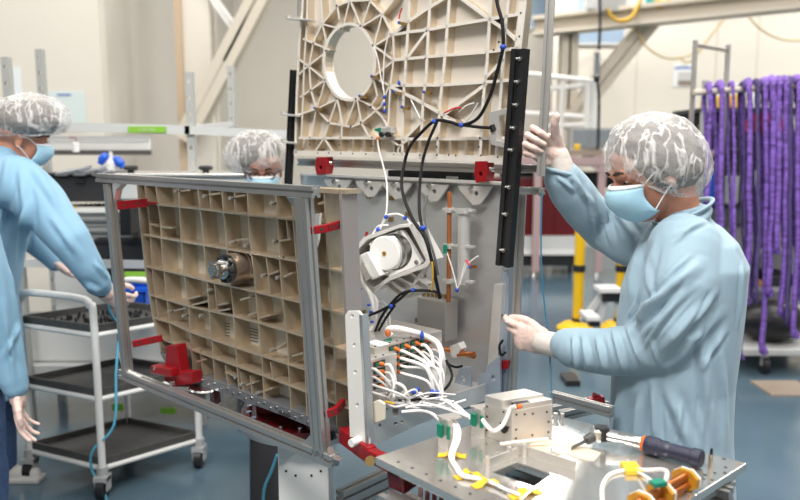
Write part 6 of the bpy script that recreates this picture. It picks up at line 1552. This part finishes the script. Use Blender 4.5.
f1, f2 = V((at(264, 480, Yb-.64).x, Yb-.64, .08)), V((bx+.16, Yb, .08)); k1, k2 = V((f1.x+.0, Yb-.52, .48)), V((bx+.13, Yb-.03, .48))
legs(body, V((bx-.07, Yb, .92)), V((bx+.09, Yb, .92)), k1, k2, f1, f2)
H4, H5 = basis(wrA, V((.2, -1, -.2)), V((1, .2, 0))), basis(wrB, V((-.2, -1, -.2)), V((-1, .2, 0)))
for Mh in (H4, H5): body.cap(Mh @ V((-.02, 0, 0)), Mh @ V((.05, 0, 0)), .022, .02)
P(skinmesh(body, .0065, 3), 'body', SKIN, t); face_parts(t, HM4, 1.06); mask_part(t, HM4, 1.06); cap_part(t, basis(at(257, 156, Y4), V((.10, -.94, .10)), V((1, .1, 0))), 1.06, c=(0, 0, 0), r=(.140, .144, .112), seed=9.4, cutslope=0, sag=0, hair=(.112, .104, .088), hc=(0, 0, .02))
for Mh in (H4, H5): P(hand_mesh(Mh, 1.0, curls=((20, 25, 15),), cuff=.03, voxel=.004), 'glove', GLOVE, t)
g = lambda x, y, z: HM4 @ (V((x, y, z))*1.06)
gl_ = MB()
for s_ in (-1, 1):
    gl_.tube([g(.104, s_*(.032+.022*math.cos(a)), .010+.016*math.sin(a)) for a in [2*math.pi*k/12 for k in range(12)]], .003, 6, closed=True, sub=2); gl_.tube([g(.102, s_*.054, .016), g(.04, s_*.084, .014), g(-.01, s_*.084, .010)], .0028, 6)
gl_.tube([g(.104, -.011, .014), g(.107, 0, .017), g(.104, .011, .014)], .003, 6); P(gl_, 'glasses', BLACK, t)
gw = MB(); gw.loft([(V((bx, Yb+.02, .55)), .20, .18), (V((bx, Yb+.02, .9)), .19, .17), (V((bx, Yb+.02, 1.15)), .18, .15), (V((bx, Yb, 1.30)), .18, .13), (V((bx, Yb, 1.39)), .09, .08)], 32)
sleeve(gw, [(shA, .08), (elA, .07), (wrA, .05)]); sleeve(gw, [(shB, .08), (elB, .07), (wrB, .05)]); gm_ = skinmesh(gw, .012, 5); displace(gm_, fold_fn([], .008, (10, 10, 4), 6.1)); smooth_all(gm_); P(gm_, 'gown', GOWN2, t)
tr = MB(); legs(tr, V((bx-.07, Yb, .92)), V((bx+.09, Yb, .92)), k1, k2, f1+V((0, 0, .01)), f2+V((0, 0, .01)), (.10, .078, .064)); P(skinmesh(tr, .010, 4), 'trousers', TROUS, t); shoes(t, (f1, f2), V((0, -1, 0)))
solo(MB().tube([at(277, 455, Yb-.73), at(271, 472, Yb-.73), at(264, 490, Yb-.73), at(263, 515, Yb-.73)], .006, 7), 'grounding_cord', CABL, 'light blue grounding cord hanging in front of the black trouser leg', 'cord')

# ================================================================== LIGHT AND CAMERA
def area(name, loc, sx, sy, power, col=(1, .97, .93), target=None):
    l = bpy.data.lights.new(name, 'AREA'); l.shape = 'RECTANGLE'; l.size = sx; l.size_y = sy; l.energy = power; l.color = col
    o = bpy.data.objects.new(name, l); COL.objects.link(o); o.location = loc
    d = (V(target)-V(loc)) if target else V((0, 0, -1)); o.rotation_euler = d.to_track_quat('-Z', 'Y').to_euler(); return o
for i, (x, y, p_) in enumerate(((-1.6, -.7, 330), (1.2, -.1, 230), (-2.2, 3.0, 45), (1.2, 3.0, 105), (4.2, 3.0, 100), (-2.6, 6.4, 90), (1.2, 6.4, 100), (5.0, 6.2, 110), (-5.6, 4.8, 65), (-3.4, 10.0, 190), (2.25, 10.3, 190), (7.0, 9.6, 190), (-7.5, 5.5, 70))):
    area('ceiling_lamp', (x, y, 5.2), 2.2, .9, p_)
w = bpy.data.worlds.new('world'); scene.world = w; w.use_nodes = True; nt = w.node_tree; bg = nt.nodes['Background']
tc = nt.nodes.new('ShaderNodeTexCoord'); sp = nt.nodes.new('ShaderNodeSeparateXYZ'); rp = nt.nodes.new('ShaderNodeValToRGB')
nt.links.new(tc.outputs['Generated'], sp.inputs[0]); mr = nt.nodes.new('ShaderNodeMapRange'); mr.inputs[1].default_value = -1; mr.inputs[2].default_value = 1; nt.links.new(sp.outputs['Z'], mr.inputs[0]); nt.links.new(mr.outputs[0], rp.inputs[0])
e = rp.color_ramp.elements; e[0].position = 0; e[0].color = (.07, .085, .10, 1); e[1].position = 1; e[1].color = (1.0, .96, .90, 1)
for pos, c_ in ((.46, (.13, .14, .15, 1)), (.52, (.75, .72, .67, 1)), (.65, (.95, .91, .85, 1)), (.8, (1.1, 1.06, 1.0, 1))):
    k = e.new(pos); k.color = c_
my = nt.nodes.new('ShaderNodeMapRange'); my.inputs[1].default_value = -1; my.inputs[2].default_value = .6; my.inputs[3].default_value = .80; my.inputs[4].default_value = .24
mx = nt.nodes.new('ShaderNodeMapRange'); mx.inputs[1].default_value = -.9; mx.inputs[2].default_value = .1; mx.inputs[3].default_value = .42; mx.inputs[4].default_value = 1
nt.links.new(sp.outputs['X'], mx.inputs[0]); ml = nt.nodes.new('ShaderNodeMath'); ml.operation = 'MULTIPLY'; nt.links.new(mx.outputs[0], ml.inputs[0]); nt.links.new(my.outputs[0], ml.inputs[1])
nt.links.new(sp.outputs['Y'], my.inputs[0]); nt.links.new(ml.outputs[0], bg.inputs[1]); nt.links.new(rp.outputs[0], bg.inputs[0])
cam = bpy.data.cameras.new('camera'); co = bpy.data.objects.new('camera', cam); COL.objects.link(co); co.location = CAM; co.rotation_euler = (math.pi/2-PITCH, 0, 0)
cam.sensor_width = 36; cam.lens = F/800*36; cam.clip_start = .05; cam.clip_end = 60
cam.dof.use_dof = True; cam.dof.focus_distance = 2.15; cam.dof.aperture_fstop = 2.2
scene.camera = co
vs = scene.view_settings; vs.view_transform = 'Standard'; vs.look = 'None'; vs.exposure = -0.06; vs.gamma = 1; vs.use_curve_mapping = False
